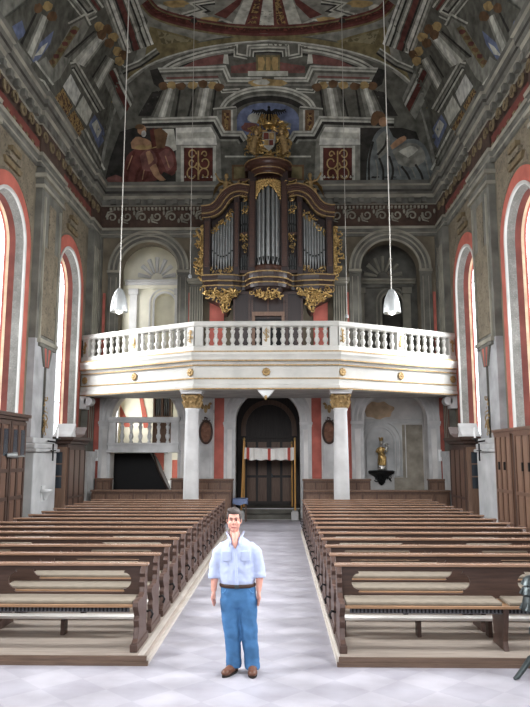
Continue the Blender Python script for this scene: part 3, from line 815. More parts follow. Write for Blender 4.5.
# wing outline: S-curved cornice, mirrored
SC = [(202, 212), (208, 211.5), (214, 209.5), (219, 205), (223, 199), (228, 194), (234, 191), (241, 190), (249, 191.5)]
def curve(pts, n=4):                                                                  # Catmull-Rom through pixel points
    out = []
    for i in range(len(pts) - 1):
        p0, p1, p2, p3 = pts[max(i - 1, 0)], pts[i], pts[i + 1], pts[min(i + 2, len(pts) - 1)]
        for k in range(n):
            t = k / n
            out.append(tuple(.5 * (2 * b + (c - a) * t + (2 * a - 5 * b + 4 * c - d) * t * t + (-a + 3 * b - 3 * c + d) * t ** 3) for a, b, c, d in zip(p0, p1, p2, p3)))
    return out + [pts[-1]]
for sgn in (-1, 1):
    top = []
    for px, py in curve(SC):
        x, z = O(px, py); top.append((xc + sgn * -(x - xc) * 1.0 if sgn > 0 else x, z))
    # back board of the wing
    m = MB(); m.prism(top + [(xc + sgn * .6, z_imp1), (top[0][0], z_imp1)], 'y', 25.2, 25.9); m.build('wing_board', 'organ_wood', org)
    def off(pts, d):
        o = []
        for i in range(len(pts)):
            a, b = pts[max(i - 1, 0)], pts[min(i + 1, len(pts) - 1)]; dx, dz = b[0] - a[0], b[1] - a[1]; l = math.hypot(dx, dz)
            n = (-dz / l, dx / l)
            if n[1] < 0: n = (-n[0], -n[1])
            o.append((pts[i][0] + n[0] * d, pts[i][1] + n[1] * d))
        return o
    m = MB()
    for d0, d1, y in ((.06, .12, 24.5), (0, .06, 24.56), (-.1, 0, 24.62), (-.16, -.1, 24.68), (-.24, -.16, 24.74)):
        m.prism(off(top, d1) + off(top, d0)[::-1], 'y', y, 25.5)
    m.build('wing_cornice', 'organ_trim', org)
    m = MB()
    for d0, d1, y in ((.11, .15, 24.48), (-.13, -.1, 24.6), (-.27, -.24, 24.7)):
        m.prism(off(top, d1) + off(top, d0)[::-1], 'y', y, 24.9)
    m.build('gilded_moulding', 'gold_dull', org)
    X = lambda px: xc + sgn * abs(O(px, 250)[0] - xc)
    # posts
    for p0, p1, zt in ((203.5, 210.5, 212), (233.5, 239.5, 193), (248, 256, 172)):
        m = MB(); a, b = sorted((X(p0), X(p1)))
        m.box(a, b, 24.72, 25.3, z_imp1, O(p0, zt)[1], 0); m.box(a + .05, b - .05, 24.7, 24.74, z_imp1 + .3, O(p0, zt)[1] - .4, 1)
        m.build('post', ['organ_wood', 'organ_trim'], org, bevel=.012)
    # wing pipes
    n = 8
    for k in range(n):
        px = 212.2 + (231.8 - 212.2) * k / (n - 1); x = X(px); r = .058 + .006 * k / n
        zb = O(px, 268)[1]; topy = 228 - 16 * (k / (n - 1)) ** 1.1; zt = O(px, topy)[1]; zm = O(px, 251 + 6 * math.sin(PI * k / (n - 1)))[1]
        m = MB(); m.lathe([(.018, 0), (r, zm - zb), (r, zt - zb), (r * .96, zt - zb)], (x, 24.98, zb), 10)
        m.box(x - r * .5, x + r * .5, 24.98 - r * 1.02, 24.98 - r * .6, zm + .02, zm + .08, 1)
        m.build('organ_pipe', ['pipe_tin', 'black'], org, smooth=True)
    m = MB(); a, b = sorted((X(211), X(233))); m.box(a, b, 24.85, 25.2, O(220, 272)[1] - .06, O(220, 269)[1]); m.build('toe_board', 'organ_wood', org)
    m = MB(); c = [O(p, q) for p, q in ((210, 231), (218, 222), (226, 213), (233, 207), (233, 216), (226, 222), (218, 229), (212, 235))]
    carve(m, [(X(0) * 0 + xc + sgn * abs(x - xc), z) for x, z in c], 24.9, 34, .05, .1, .08, seed=3); m.build('gilded_carving', 'gold', org, smooth=True); m = MB()
    c = [O(p, q) for p, q in ((210, 272), (210, 265), (216, 267), (226, 268), (233, 264), (233, 272))]
    carve(m, [(xc + sgn * abs(x - xc), z) for x, z in c], 24.86, 26, .04, .09, .06, seed=4); m.build('gilded_carving', 'gold', org, smooth=True)
    # narrow flats between tower and wing: two tiers of small pipes with a gilded bracket
    for zb_, ztops in ((232, (200, 196, 196, 199)), (269, (256, 253, 253, 255))):
        for k in range(4):
            px = 241 + 2.3 * k; x = X(px); zb = O(px, zb_)[1]; zt = O(px, ztops[k])[1]
            m = MB(); m.lathe([(.012, 0), (.036, (zt - zb) * .22), (.036, zt - zb)], (x, 25.05, zb), 8); m.box(x - .018, x + .018, 25.01, 25.03, zb + (zt - zb) * .24, zb + (zt - zb) * .3, 1)
            m.build('organ_pipe', ['pipe_tin', 'black'], org, smooth=True)
    m = MB(); a, b = sorted((X(239), X(250)))
    for yy, q0, q1 in ((24.8, 235, 232.5), (24.85, 273, 269.5), (24.82, 181, 178)):
        m = MB(); m.box(a, b, yy, 25.2, O(245, q0)[1], O(245, q1)[1], 0); m.build('shelf', 'organ_trim', org)
    m = MB()
    carve(m, [(a, O(245, 234)[1]), (b, O(245, 234)[1]), ((a + b) / 2 + .05, O(245, 252)[1]), ((a + b) / 2 - .05, O(245, 252)[1])], 24.84, 26, .04, .08, .08, seed=5); m.build('gilded_carving', 'gold', org, smooth=True); m = MB()
    carve(m, [(a, O(245, 181)[1]), (b, O(245, 181)[1]), ((a + b) / 2 + .1, O(245, 218)[1]), ((a + b) / 2 - .12, O(245, 214)[1])], 24.8, 36, .05, .1, .1, seed=6)
    m.build('gilded_carving', 'gold', org, smooth=True)
    # ear of carved foliage outside the case
    c = [O(p, q) for p, q in ((204, 226), (198, 227), (194, 236), (196, 244), (193.5, 256), (195, 268), (199, 279), (204, 279))]
    m = MB(); pc = [(xc + sgn * abs(x - xc), z) for x, z in c]; carve(m, pc, 25.0, 70, .06, .14, .12, seed=8)
    m.prism([(x * .0 + (x + X(204)) / 2, z) for x, z in pc], 'y', 24.96, 25.0); m.build('side_carving', 'gold', org, smooth=True)
    # console of carved foliage under the impost
    c = [O(p, q) for p, q in ((203, 290), (239, 290), (237, 296), (230, 300), (229, 308), (226, 313), (223, 312), (220, 304), (212, 300), (206, 297))]
    pc = [(xc + sgn * abs(x - xc), z) for x, z in c]
    m = MB(); carve(m, pc, 24.8, 110, .06, .15, .14, seed=9); m.build('console_carving', 'gold', org, smooth=True)
    m = MB(); m.prism(pc, 'y', 24.8, 25.6); m.build('console', 'organ_wood', org)
# round centre tower
zt = O(268, 178)[1]
m = MB(); R = O(280.5, 250)[0] - xc
m.box(xc - .72, xc + .72, 25.1, 25.9, z_imp1, zt, 0); m.build('tower_board', 'organ_wood', org)
m = MB(); tz = [(R + .1, z_imp1), (R + .12, z_imp1 + .1), (R + .05, z_imp1 + .14), (R + .05, z_imp1 + .28), (R + .1, z_imp1 + .3)]
m.lathe(tz, (xc, 24.85, 0), 24, 0, PI, 2 * PI, sy=.9); m.build('tower_foot', 'organ_trim', org)
hts = (199, 194, 190, 187.5, 190, 194, 199)
for k in range(7):
    t = (k - 3) / 3; x = xc + (R - .07) * math.sin(t * PI / 2 * .92); y = 24.9 - (R - .1) * .8 * math.cos(t * PI / 2 * .92)
    zb = z_imp1 + .3; ztp = O(268, hts[k])[1]; zm = O(268, 257.5)[1]; r = .075 if k != 3 else .085
    m = MB(); m.lathe([(.02, 0), (r, zm - zb), (r, ztp - zb), (r * .95, ztp - zb)], (x, y, zb), 14)
    m.prism([(x - r * .55, zm - .02), (x + r * .55, zm - .02), (x, zm - .22)], 'y', y - r * 1.03, y - r * .4, 1)
    m.build('organ_pipe', ['pipe_tin', 'black'], org, smooth=True)
m = MB(); zc = O(268, 174.5)[1]
m.lathe([(R + .08, zc - .12), (R + .1, zc), (R + .2, zc + .05), (R + .22, zc + .14), (R + .34, zc + .2), (R + .36, zc + .28), (R + .44, zc + .33), (R + .44, zc + .4), (R + .2, zc + .46), (.01, zc + .46)], (xc, 24.9, 0), 28, 0, PI, 2 * PI, sy=.95)
m.box(xc - R - .44, xc + R + .44, 24.9, 25.8, zc + .2, zc + .4); m.box(xc - R - .2, xc + R + .2, 24.9, 25.8, zc - .12, zc + .2)
m.lathe([(R + .1, zc + .46), (R + .05, zc + .56), (R - .2, zc + .66), (.01, zc + .68)], (xc, 24.9, 0), 24, 0, PI, 2 * PI, sy=.9); m.box(xc - R, xc + R, 24.9, 25.6, zc + .44, zc + .66)
m.build('tower_cornice', 'organ_trim', org)
m = MB()
for rr, zz in ((R + .45, zc + .36), (R + .2, zc + .1), (R + .1, zc - .1)):
    pts = [(xc + rr * math.cos(PI + PI * i / 24), 24.9 + rr * .95 * math.sin(PI + PI * i / 24), zz) for i in range(25)]; m.tube(pts, .022, 6)
m.build('gilded_moulding', 'gold_dull', org)
m = MB()                                              # valance of gilded leaves over the tower pipes
for k in range(26):
    t = -1 + 2 * k / 25; a = t * PI / 2 * .95; x = xc + (R + .02) * math.sin(a); y = 24.88 - (R + .02) * .85 * math.cos(a)
    L = .25 + .75 * abs(t) ** 1.2
    for q in range(int(3 + 5 * L)):
        zq = O(268, 183)[1] - q * .1 - .03 * (k % 2)
        if zq < O(268, 183)[1] - L * .8: break
        m.ell((x, y - .02, zq), (.04, .04, .07), 6, 5)
m.build('gilded_valance', 'gold', org, smooth=True)
m = MB(); c = [O(p, q, 24.3) for p, q in ((251, 290), (285, 290), (283, 296), (276, 299), (268, 298), (260, 299), (253, 296))]
carve(m, c, 24.35, 60, .05, .12, .1, seed=12); m.build('gilded_carving', 'gold', org, smooth=True)
m = MB(); m.lathe([(.6, z_imp0), (.5, z_imp0 - .15), (.3, z_imp0 - .3), (.05, z_imp0 - .34)], (xc, 24.75, 0), 20, 0, PI, 2 * PI, sy=.7); m.build('tower_drop', 'organ_wood', org)

# statues: one skin grown from overlapping limbs
def figure(name, mats, parent, limbs, heads, voxel=.02, smooth=3, mats_extra=None):
    m = MB()
    for pts, rad, fl in limbs: m.tube(pts, rad, 10, 0, fl)
    for c, r in heads: m.ell(c, r, 14, 10)
    return bake(m.build(name, mats, parent), voxel, smooth)
for sgn, lb in ((-1, 'gilded angel statue perched on the left wing of the organ case, arm raised'), (1, 'gilded angel statue perched on the right wing of the organ case, arm raised')):
    bx = xc + sgn * abs(O(225.5, 190)[0] - xc); bz = O(225, 203)[1] + .1; by = 24.9
    an = thing('angel_statue', lb, 'statue', (bx, by, bz - .05), 'angels on the organ')
    q = lambda dx, dy, dz: (bx + sgn * dx, by + dy, bz + dz)
    figure('body', 'gold_dull', an, [
        ([q(0, 0, .42), q(.0, 0, .6), q(-.02, 0, .78)], [.11, .1, .12], .75), ([q(-.02, 0, .78), q(-.02, -.02, .9)], [.06, .05], 1),
        ([q(.02, 0, .42), q(.16, -.16, .38), q(.14, -.14, .1), q(.16, -.2, .0)], [.1, .08, .06, .045], 1),
        ([q(-.03, 0, .42), q(-.14, -.1, .3), q(-.1, .0, .02), q(-.14, -.08, -.12)], [.1, .085, .06, .045], 1),
        ([q(.08, 0, .76), q(.24, -.02, .82), q(.36, -.05, 1.02)], [.055, .045, .035], 1),
        ([q(-.12, 0, .76), q(-.26, -.05, .62), q(-.2, -.16, .5)], [.055, .045, .035], 1)], [(q(-.03, -.03, 1.0), (.085, .09, .11)), (q(.38, -.06, 1.07), (.04, .04, .05))])
    w = MB()
    for ws in (-1, 1):
        for k in range(6):
            w.tube([q(ws * .05, .08, .74), q(ws * (.16 + .05 * k), .14, .92 - .06 * k), q(ws * (.22 + .06 * k), .16, .72 - .11 * k)], [.04, .05, .02], 6, 0, .35)
    w.build('wings', 'gold', an, smooth=True)
# coat of arms on the tower
cx, cz0, cz1 = O(269, 160)[0], zc + .66, O(268, 119)[1]
cart = thing('coat_of_arms', 'gilded carved coat of arms crowned by a dark eagle on top of the organ tower', 'coat of arms', (cx, 24.75, cz0))
hh = cz1 - cz0
sh = [(-.24, .85), (.24, .85), (.27, .6), (.2, .35), (0, .2), (-.2, .35), (-.27, .6)]
m = MB(); m.prism([(cx + x, cz0 + z * hh * .75) for x, z in sh], 'y', 24.66, 24.76, 0)
m.build('shield', 'silver', cart, bevel=.02)
for x0, x1, z0, z1, mt in ((-.2, -.01, .58, .8, 'red_dark'), (.01, .2, .58, .8, 'gold_dull'), (-.16, -.01, .38, .55, 'gold_dull'), (.01, .16, .38, .55, 'red_dark')):
    m = MB(); m.box(cx + x0, cx + x1, 24.645, 24.67, cz0 + z0 * hh * .75, cz0 + z1 * hh * .75); m.build('quartering', mt, cart)
m = MB(); carve(m, [(cx - .82, cz0 + .1), (cx - .4, cz0), (cx + .4, cz0), (cx + .82, cz0 + .1), (cx + .86, cz0 + hh * .55), (cx + .6, cz0 + hh * .85), (cx + .3, cz0 + hh), (cx - .3, cz0 + hh), (cx - .6, cz0 + hh * .85), (cx - .86, cz0 + hh * .55)], 24.86, 190, .07, .18, .2, seed=21)
m.build('scrollwork', 'gold', cart, smooth=True)
for s in (-1, 1):
    q = lambda dx, dy, dz: (cx + s * dx, 24.66 + dy, cz0 + dz)
    figure('supporter', 'gold_dull', cart, [([q(.62, 0, .15), q(.58, -.02, .5), q(.5, -.04, .8)], [.15, .14, .12], .8), ([q(.5, 0, .7), q(.36, -.1, .75)], [.06, .05], 1),
            ([q(.62, 0, .2), q(.5, -.1, .05)], [.09, .06], 1), ([q(.66, 0, .2), q(.8, .0, .4), q(.78, 0, .7)], [.04, .035, .04], 1)], [(q(.47, -.08, .95), (.12, .13, .13))])
m = MB()
for k in range(9):
    a = -PI / 2 + PI * (k - 4) / 8; m.tube([(cx + .22 * math.sin(PI * (k - 4) / 8), 24.6, cz0 + hh * .78), (cx + .34 * math.sin(PI * (k - 4) / 8), 24.56, cz0 + hh * .95), (cx + .26 * math.sin(PI * (k - 4) / 8), 24.6, cz0 + hh * 1.05)], [.04, .035, .025], 6)
m.lathe([(.24, 0), (.26, .05), (.24, .1)], (cx, 24.68, cz0 + hh * .76), 16); m.build('crown', 'gold', cart, smooth=True)
m = MB(); ez = O(268, 116)[1]
e = lambda dx, dy, dz: (cx + dx, 24.7 + dy, ez + dz)
m.tube([e(0, 0, -.2), e(0, 0, .05), e(0, -.02, .2)], [.1, .12, .06], 8); m.ell(e(0, -.05, .27), (.06, .09, .06), 8, 6); m.tube([e(0, -.1, .27), e(0, -.18, .24)], [.03, .005], 6)
for s in (-1, 1):
    m.tube([e(s * .06, 0, .05), e(s * .25, .03, .2), e(s * .5, .04, .16), e(s * .64, .05, .24)], [.08, .07, .06, .02], 6, 0, .4)
    for k in range(7): m.tube([e(s * (.12 + .075 * k), .03, .16 + .01 * k), e(s * (.16 + .085 * k), .05, -.1 + .035 * k)], [.045, .015], 5, 0, .4)
m.build('eagle', 'black', cart, smooth=True)

# ------------------------------------------------------------------ pews
ROWS, PY0, PDY, PZ = 15, 8.9, .89, .10
def make_pew(s, x0, L, label):
    """bench facing the altar; x0 = aisle end, length L away from the aisle"""
    root = thing('pew', label, 'pew', (x0, PY0, PZ), 'pews on the stair arch side' if s < 0 else 'pews on the statue niche side')
    X = lambda u: x0 + s * u; Y = lambda v: PY0 + v; Z = lambda w: PZ + w
    def bx(m, u0, u1, v0, v1, w0, w1, mi=0): a, b = sorted((X(u0), X(u1))); m.box(a, b, Y(v0), Y(v1), Z(w0), Z(w1), mi)
    m = MB(); bx(m, -.03, L + .03, -.055, .075, .895, .93); m.build('top_rail', 'pew_rail', root, bevel=.008)
    half = (L - .5 - .28) / 2
    def cut(u0, u1):
        za, zb = .575, .85; r = .1; p = []
        for i in range(9): a = PI / 2 + PI * i / 8; p.append((u0 + r + .04 + r * math.cos(a), (za + zb) / 2 + r * math.sin(a)))
        p = [(u0 + .3, zb), (u0 + .14, zb), (u0 + .12, zb - .012)] + p + [(u0 + .12, za + .012), (u0 + .14, za), (u0 + .3, za)]
        q = [(u0 + u1 - a, b) for a, b in p[::-1]]
        return p + q
    m = MB(); add_plate(m, [(.02, .52), (L - .02, .52), (L - .02, .9), (.02, .9)], [cut(.14, .14 + half), cut(L - .14 - half, L - .14)], .035,
                        lambda u, v, w: (X(u), Y(w - .01), Z(v)))
    m.build('back_panel', 'pew_wood', root)
    m = MB(); bx(m, .0, L, -.47, -.0, .49, .515); bx(m, .0, L, -.475, -.445, .485, .52); m.build('seat', 'pew_edge', root, bevel=.006)
    m = MB(); bx(m, .07, L / 2 - .04, -.45, -.05, .515, .56); bx(m, L / 2 + .04, L - .07, -.45, -.05, .515, .56); m.build('cushion', 'cushion', root, bevel=.015)
    m = MB(); bx(m, .12, L - .1, -.4, -.35, .42, .485)
    for i in range(int((L - .3) / .045)): bx(m, .14 + i * .045, .16 + i * .045, -.41, -.4, .43, .48, 1)
    m.build('heater', ['heater', 'black'], root)
    prof = [(-.52, 0), (-.52, .1), (-.44, .13), (-.40, .25), (-.44, .33), (-.40, .38), (-.46, .44), (-.51, .5), (-.50, .545), (-.42, .57), (-.22, .56), (-.13, .6), (-.11, .66), (-.14, .72),
            (-.09, .77), (-.12, .82), (-.08, .87), (-.05, .9), (.06, .9), (.07, .84), (.04, .78), (.07, .7), (.045, .6), (.06, .45), (.04, .25), (.08, .1), (.12, .08), (.12, 0)]
    for u0, u1 in ((-.01, .055), (L - .055, L + .01)):
        m = MB(); a, b = sorted((X(u0), X(u1))); m.prism([(Y(v), Z(w)) for v, w in prof], 'x', a, b); bx(m, u0 - .012, u1 + .012, -.54, .14, 0, .085); m.build('bench_end', 'pew_end', root, bevel=.006)
    m = MB(); a, b = sorted((X(L / 2 - .03), X(L / 2 + .03))); m.prism([(Y(v), Z(w)) for v, w in ((-.4, 0), (-.36, .1), (-.42, .3), (-.46, .49), (.03, .49), (.03, .3), (-.02, .1), (.06, 0))], 'x', a, b); m.build('support', 'pew_end', root, bevel=.006)
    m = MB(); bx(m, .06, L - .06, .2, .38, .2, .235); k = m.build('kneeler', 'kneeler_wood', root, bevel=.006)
    for u in (.1, L * .27, L * .5, L * .73, L - .1):
        m = MB(); bx(m, u - .025, u + .025, .22, .36, 0, .2); m.build('kneeler_leg', 'pew_wood', k)
    m = MB(); m.tube([(X(-.02), Y(.02), Z(.34)), (X(-.07), Y(.0), Z(.36)), (X(-.1), Y(-.02), Z(.32)), (X(-.08), Y(-.02), Z(.27))], .014, 6); m.build('hook', 'black', root)
    return root
ORD = ['front', 'second', 'third', 'fourth', 'fifth', 'sixth', 'seventh', 'eighth', 'ninth', 'tenth', 'eleventh', 'twelfth', 'thirteenth', 'fourteenth', 'fifteenth', 'sixteenth']
for s, x0, L, side in ((-1, -1.25, 4.05, 'stair arch'), (1, 1.14, 3.88, 'statue niche')):
    lab = lambda i: 'dark wooden pew with beige pads, %s row on the %s side' % (ORD[i], side)
    proto = make_pew(s, x0, L, lab(0))
    for i in range(1, ROWS): dup(proto, (x0, PY0 + i * PDY, PZ), lab(i))
    xa, xb = sorted((s * 1.075, x0 + s * (L + .12)))
    pf = thing('pew_platform', 'low wooden platform under the pew block on the %s side' % side, 'platform', ((xa + xb) / 2, 15, 0), 'platforms under the pews')
    m = MB(); m.box(xa + .04, xb - .04, 8.24, 22.0, 0, PZ - .002); m.build('boards', 'platform_wood', pf)
    m = MB(); m.box(xa, xb, 8.2, 8.25, 0, .045, 0); m.box(xa + .02, xb - .02, 8.215, 8.25, .045, PZ, 0); m.build('front_edge', 'platform_edge', pf)
    m = MB(); e1, e2 = (1.13, 1.2) if s < 0 else (1.098, 1.114); a, b = sorted((s * 1.075, s * e1)); m.box(a, b, 8.25, 22.0, 0, .05); a, b = sorted((s * e1, s * e2)); m.box(a, b, 8.25, 22.0, 0, PZ + .006); m.build('aisle_trim', 'trim_wood', pf)

# ------------------------------------------------------------------ furniture on the side walls
for s, side in ((-1, 'left'), (1, 'right')):
    XF = W - .62
    cf = thing('confessional', 'carved wooden confessional with swept cornice and small dark panes against the %s wall' % side, 'confessional', (s * (W - .4), 22, 0), 'confessionals')
    y0, y1 = 21.4, 23.2
    m = MB(); m.box(*sorted((s * W, s * XF)), y0, y1, 0, 2.72, 0)
    P = lambda u, v, d: (s * (XF - d), u, v); panels(m, P, y0, y1, .1, 2.6, 3, [.38, 1.0], 0, 1)
    m.build('body', ['oak_dark', 'oak'], cf)
    P = lambda u, v, d: (u, y0 - d, v); m = MB(); a, b = sorted((s * (XF + .02), s * (W - .02)))
    mbox(m, P, a, b, .05, 2.6, 0, .03, 0)
    for u0, u1, v0, v1 in ((a, a + .1, .05, 2.6), (b - .1, b, .05, 2.6), (a, b, .05, .2), (a, b, 1.2, 1.32), (a, b, 2.5, 2.62)): e_ = .003 if u1 - u0 > .2 else 0; mbox(m, P, u0, u1, v0 + e_, v1 - e_, .03 - e_, .06 - e_, 0)
    dr = m.build('door', ['oak_mid'], cf)
    for k in range(3):
        m = MB(); mbox(m, P, a + .14, b - .14, 1.36 + k * .38, 1.7 + k * .38, .03, .035, 0); m.build('pane', 'glass_dark', dr)
    m = MB()
    pr = [(0, 2.7), (.08, 2.72), (.1, 2.78), (.2, 2.84), (.22, 2.92), (0, 2.94)]
    path = [(s * W, y0 - .04), (s * (XF - .02), y0 - .04), (s * (XF - .02), y1)]
    m.sweep(path, pr, 0, side=1 if s > 0 else -1)
    m.box(*sorted((s * W, s * (XF - .02))), y0 - .04, y1, 2.7, 2.93)
    up = [(s * (W - .02), 2.84), (s * (W - .2), 2.84), (s * (W - .1), 2.95), (s * (W - .05), 3.12), (s * (W - .0), 3.12)]
    m.prism(up, 'y', y0 - .26, y0 - .0); m.build('cornice', 'oak_dark', cf)
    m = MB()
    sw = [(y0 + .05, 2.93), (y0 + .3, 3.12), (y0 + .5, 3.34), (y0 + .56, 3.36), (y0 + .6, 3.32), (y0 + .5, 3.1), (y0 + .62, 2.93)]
    m.prism(sw, 'x', *sorted((s * (W - .1), s * (XF - .05)))); m.build('swept_top', 'stone_gray', cf)  # wooden top; the window light it reflects is put into the pale grey
    m = MB(); sw2 = [(y1 - .7, 2.93), (y1 - .2, 3.05), (y1 + .05, 3.3), (y1 + .1, 3.25), (y1, 2.93)]
    m.prism(sw2, 'x', *sorted((s * (W - .1), s * (XF - .05)))); m.build('crest', 'oak_dark', cf)

pc = thing('door_porch', 'dark panelled wooden door porch with narrow glazed lights at the left edge', 'porch', (-6.5, 16.4, 0))
m = MB(); m.box(-W, -6.2, 14.6, 17.9, 0, 3.32, 0); P = lambda u, v, d: (-6.2 + d, u, v); m.build('body', 'oak_dark', pc)
for i, (ya, yb) in enumerate(((14.7, 15.75), (15.75, 16.8), (16.85, 17.85))):
    m = MB(); panels(m, P, ya, yb, .05, 3.2, 2, [.4, .62, 1.0], 0, 1, .09); d = m.build('door', ['oak_dark', 'oak'], pc)
    for k in range(2):
        u = ya + .16 + k * .5; m = MB(); mbox(m, P, u, u + .24, 2.35, 3.0, .04, .052, 0); m.build('pane', 'glass_dark', d)
m = MB(); m.box(-W, -6.08, 14.5, 17.98, 3.32, 3.4); m.box(-W, -6.14, 14.55, 17.94, 3.24, 3.32); m.build('cornice', 'oak_dark', pc)
sp = thing('spotlight', 'small white spotlight on an arm fixed to the left porch', 'lamp', (-6.1, 16.9, 2.36))
m = MB(); m.tube([(-6.14, 16.6, 2.36), (-5.95, 16.75, 2.36)], [.05, .08], 12); m.build('lamp_head', 'lamp_metal', sp)
m = MB(); m.tube([(-6.16, 16.7, 2.34), (-6.05, 16.9, 2.33), (-6.08, 17.6, 2.34)], .02, 6); m.build('arm', 'lamp_metal', sp)

pr_ = thing('door_porch', 'tall brown panelled wooden door porch standing at the right edge', 'porch', (6.45, 17.5, 0))
m = MB(); m.box(6.1, W, 14.6, 18.3, 0, 2.95, 0); P = lambda u, v, d: (6.1 - d, u, v); m.build('body', 'oak_dark', pr_)
for ya, yb in ((17.0, 18.25), (15.3, 16.75)):
    m = MB(); panels(m, P, ya, yb, .05, 2.9, 3, [.22, .5, 1.0], 0, 1, .08); d = m.build('door', ['oak', 'oak_mid'], pr_)
    m = MB(); mbox(m, P, ya + .42, ya + .48, 2.0, 2.2, .05, .09); mbox(m, P, ya + .85, ya + .9, 2.0, 2.2, .05, .09); m.build('hinge', 'black', d)
m = MB(); m.box(6.02, W, 14.55, 18.36, 2.95, 3.02); m.box(6.06, W, 14.58, 18.33, 2.88, 2.95); m.build('cornice', 'oak', pr_)

for s, side in ((-1, 'left'), (1, 'right')):
    X = lambda d: s * (W - d); y = PIL[0]
    if s < 0:
        ft = thing('holy_water_font', 'small grey stone holy water bowl on the white pedestal of the left wall', 'font', (X(.34), y - .2, 1.1))
        m = MB(); m.lathe([(.03, 0), (.06, .04), (.08, .12), (.16, .22), (.2, .26), (.2, .32), (.15, .32), (.1, .26)], (X(.44), y - .2, 1.08), 20); m.build('bowl', 'stone_gray', ft, smooth=True)
        m = MB(); m.box(*sorted((X(.34), X(.39))), y - .34, y - .06, 1.05, 1.5); m.build('back_plate', 'stone_gray', ft)
    sc = thing('candle_sconce', 'dark iron sconce with a white candle above the %s pedestal' % side, 'sconce', (X(.5), y + .1, 2.45), 'apostle candle sconces')
    m = MB(); m.tube([(X(.34), y + .1, 2.78), (X(.6), y + .1, 2.74), (X(.62), y + .1, 2.84)], .025, 8); m.box(*sorted((X(.5), X(.53))), y + .07, y + .13, 2.2, 2.7); m.tube([(X(.52), y - .1, 2.5), (X(.52), y + .3, 2.5)], .02, 6); m.build('bracket', 'black', sc)
    m = MB(); m.lathe([(.09, 0), (.1, .03), (.02, .03)], (X(.62), y + .1, 2.83), 12); m.build('drip_pan', 'bronze', sc)
    m = MB(); m.lathe([(.03, 0), (.03, .3), (.005, .31)], (X(.62), y + .1, 2.86), 10); m.build('candle', 'paper', sc)
    m = MB(); carve(m, [(y - .09, 2.95), (y + .09, 2.95), (y + .07, 4.1), (y - .07, 4.1)], 0, 34, .04, .09, .08, seed=31)
    m.v = [(X(.21 - p[1]), p[0], p[2]) for p in m.v]
    tag(m.build('gilded_garland', 'gold_dull', smooth=True), 'gilded carved garland in the dark groove of the %s pilaster' % side, 'carving', 'garlands on the pilasters')
    px = 97 if s < 0 else 439.5
    p = A(px, 455, END); m = MB(); m.box(p[0] - .06, p[0] + .06, END - .12, END - .03, p[2] - .22, p[2] + .2)
    tag(m.build('wall_light', 'paper', bevel=.01), 'slim white light fitting on the end wall beside the %s arch' % side, 'light', 'white wall lights')

# ------------------------------------------------------------------ things along the end wall
def stall(name, label, x0, x1, h, y0, cols):
    t = thing(name, label, 'stall', ((x0 + x1) / 2, y0 + .2, 0))
    m = MB(); m.box(x0, x1, y0, y0 + .3, 0, h - .05); m.build('body', 'oak', t)
    m = MB(); panels(m, lambda u, v, d: (u, y0 - d, v), x0, x1, .05, h - .08, cols, [1.0], 0, 1, .06); m.build('panelling', ['oak', 'oak_mid'], t)
    m = MB(); m.box(x0 - .03, x1 + .03, y0 - .08, y0 + .32, h - .06, h); m.build('top_board', 'oak_mid', t, bevel=.008)
stall('stall', 'panelled stall back at the far left end of the end wall', -6.35, -5.8, 1.52, 25.62, 2)
stall('stall', 'panelled stall back between the stair arch and the left column', -3.55, -2.72, 1.52, 25.62, 2)
stall('stall', 'panelled stall back between the left oval relief and the door', -2.62, -1.3, 1.5, 25.62, 3)
stall('stall', 'panelled stall back between the door and the right oval relief', 1.3, 2.6, 1.5, 25.62, 3)
stall('stall', 'panelled stall back left of the statue niche', 2.72, 3.75, 1.5, 25.62, 2)
stall('stall', 'panelled stall back at the far right end of the end wall', 5.9, 6.5, 1.5, 25.62, 2)
stall('bench_desk', 'long low panelled desk in front of the left end wall', -6.25, -1.3, 1.14, 24.75, 10)
stall('bench_desk', 'long low panelled desk in front of the right end wall', 1.3, 6.4, 1.14, 24.75, 10)

st = MB(); st.box(DA - 1.2, DA + 1.2, 26.05, 28.95, 0, .17); st.box(DA - 1.2, DA + 1.2, 26.75, 28.95, .17, .36); st.box(DA - 1.2, DA + 1.2, 26.74, 26.8, .33, .365, 1); trim(st, ['stone_dark', 'stone_white'], keep=True)  # shade of the risers and the lit step edge painted in as dark and white
dd = MB(); P = lambda u, v, d: (u, 28.7 - d, v)
dd.box(-1.3, 1.3, 28.7, 28.95, .36, 4.9, 0)
panels(dd, P, -1.0, 0, .4, 3.0, 2, [.42, 1.0], 0, 1, .1); panels(dd, P, .0, 1.0, .4, 3.0, 2, [.42, 1.0], 0, 1, .1)
mbox(dd, P, -1.3, 1.3, 3.05, 3.15, 0, .1, 0); add_plate(dd, arch_band(DA, .95, 1.15, 3.15, 3.5), [], .05, lambda u, v, w: (u, 28.7 - w, v), 1)
door = struct(dd.build('door_1', ['door_wood', 'oak_mid'], keep=True)); 
hd = MB(); hd.tube([(.12, 28.6, 1.5), (.12, 28.55, 1.5), (.12, 28.55, 1.62)], .02, 6); hd.build('handle', 'bronze', door)

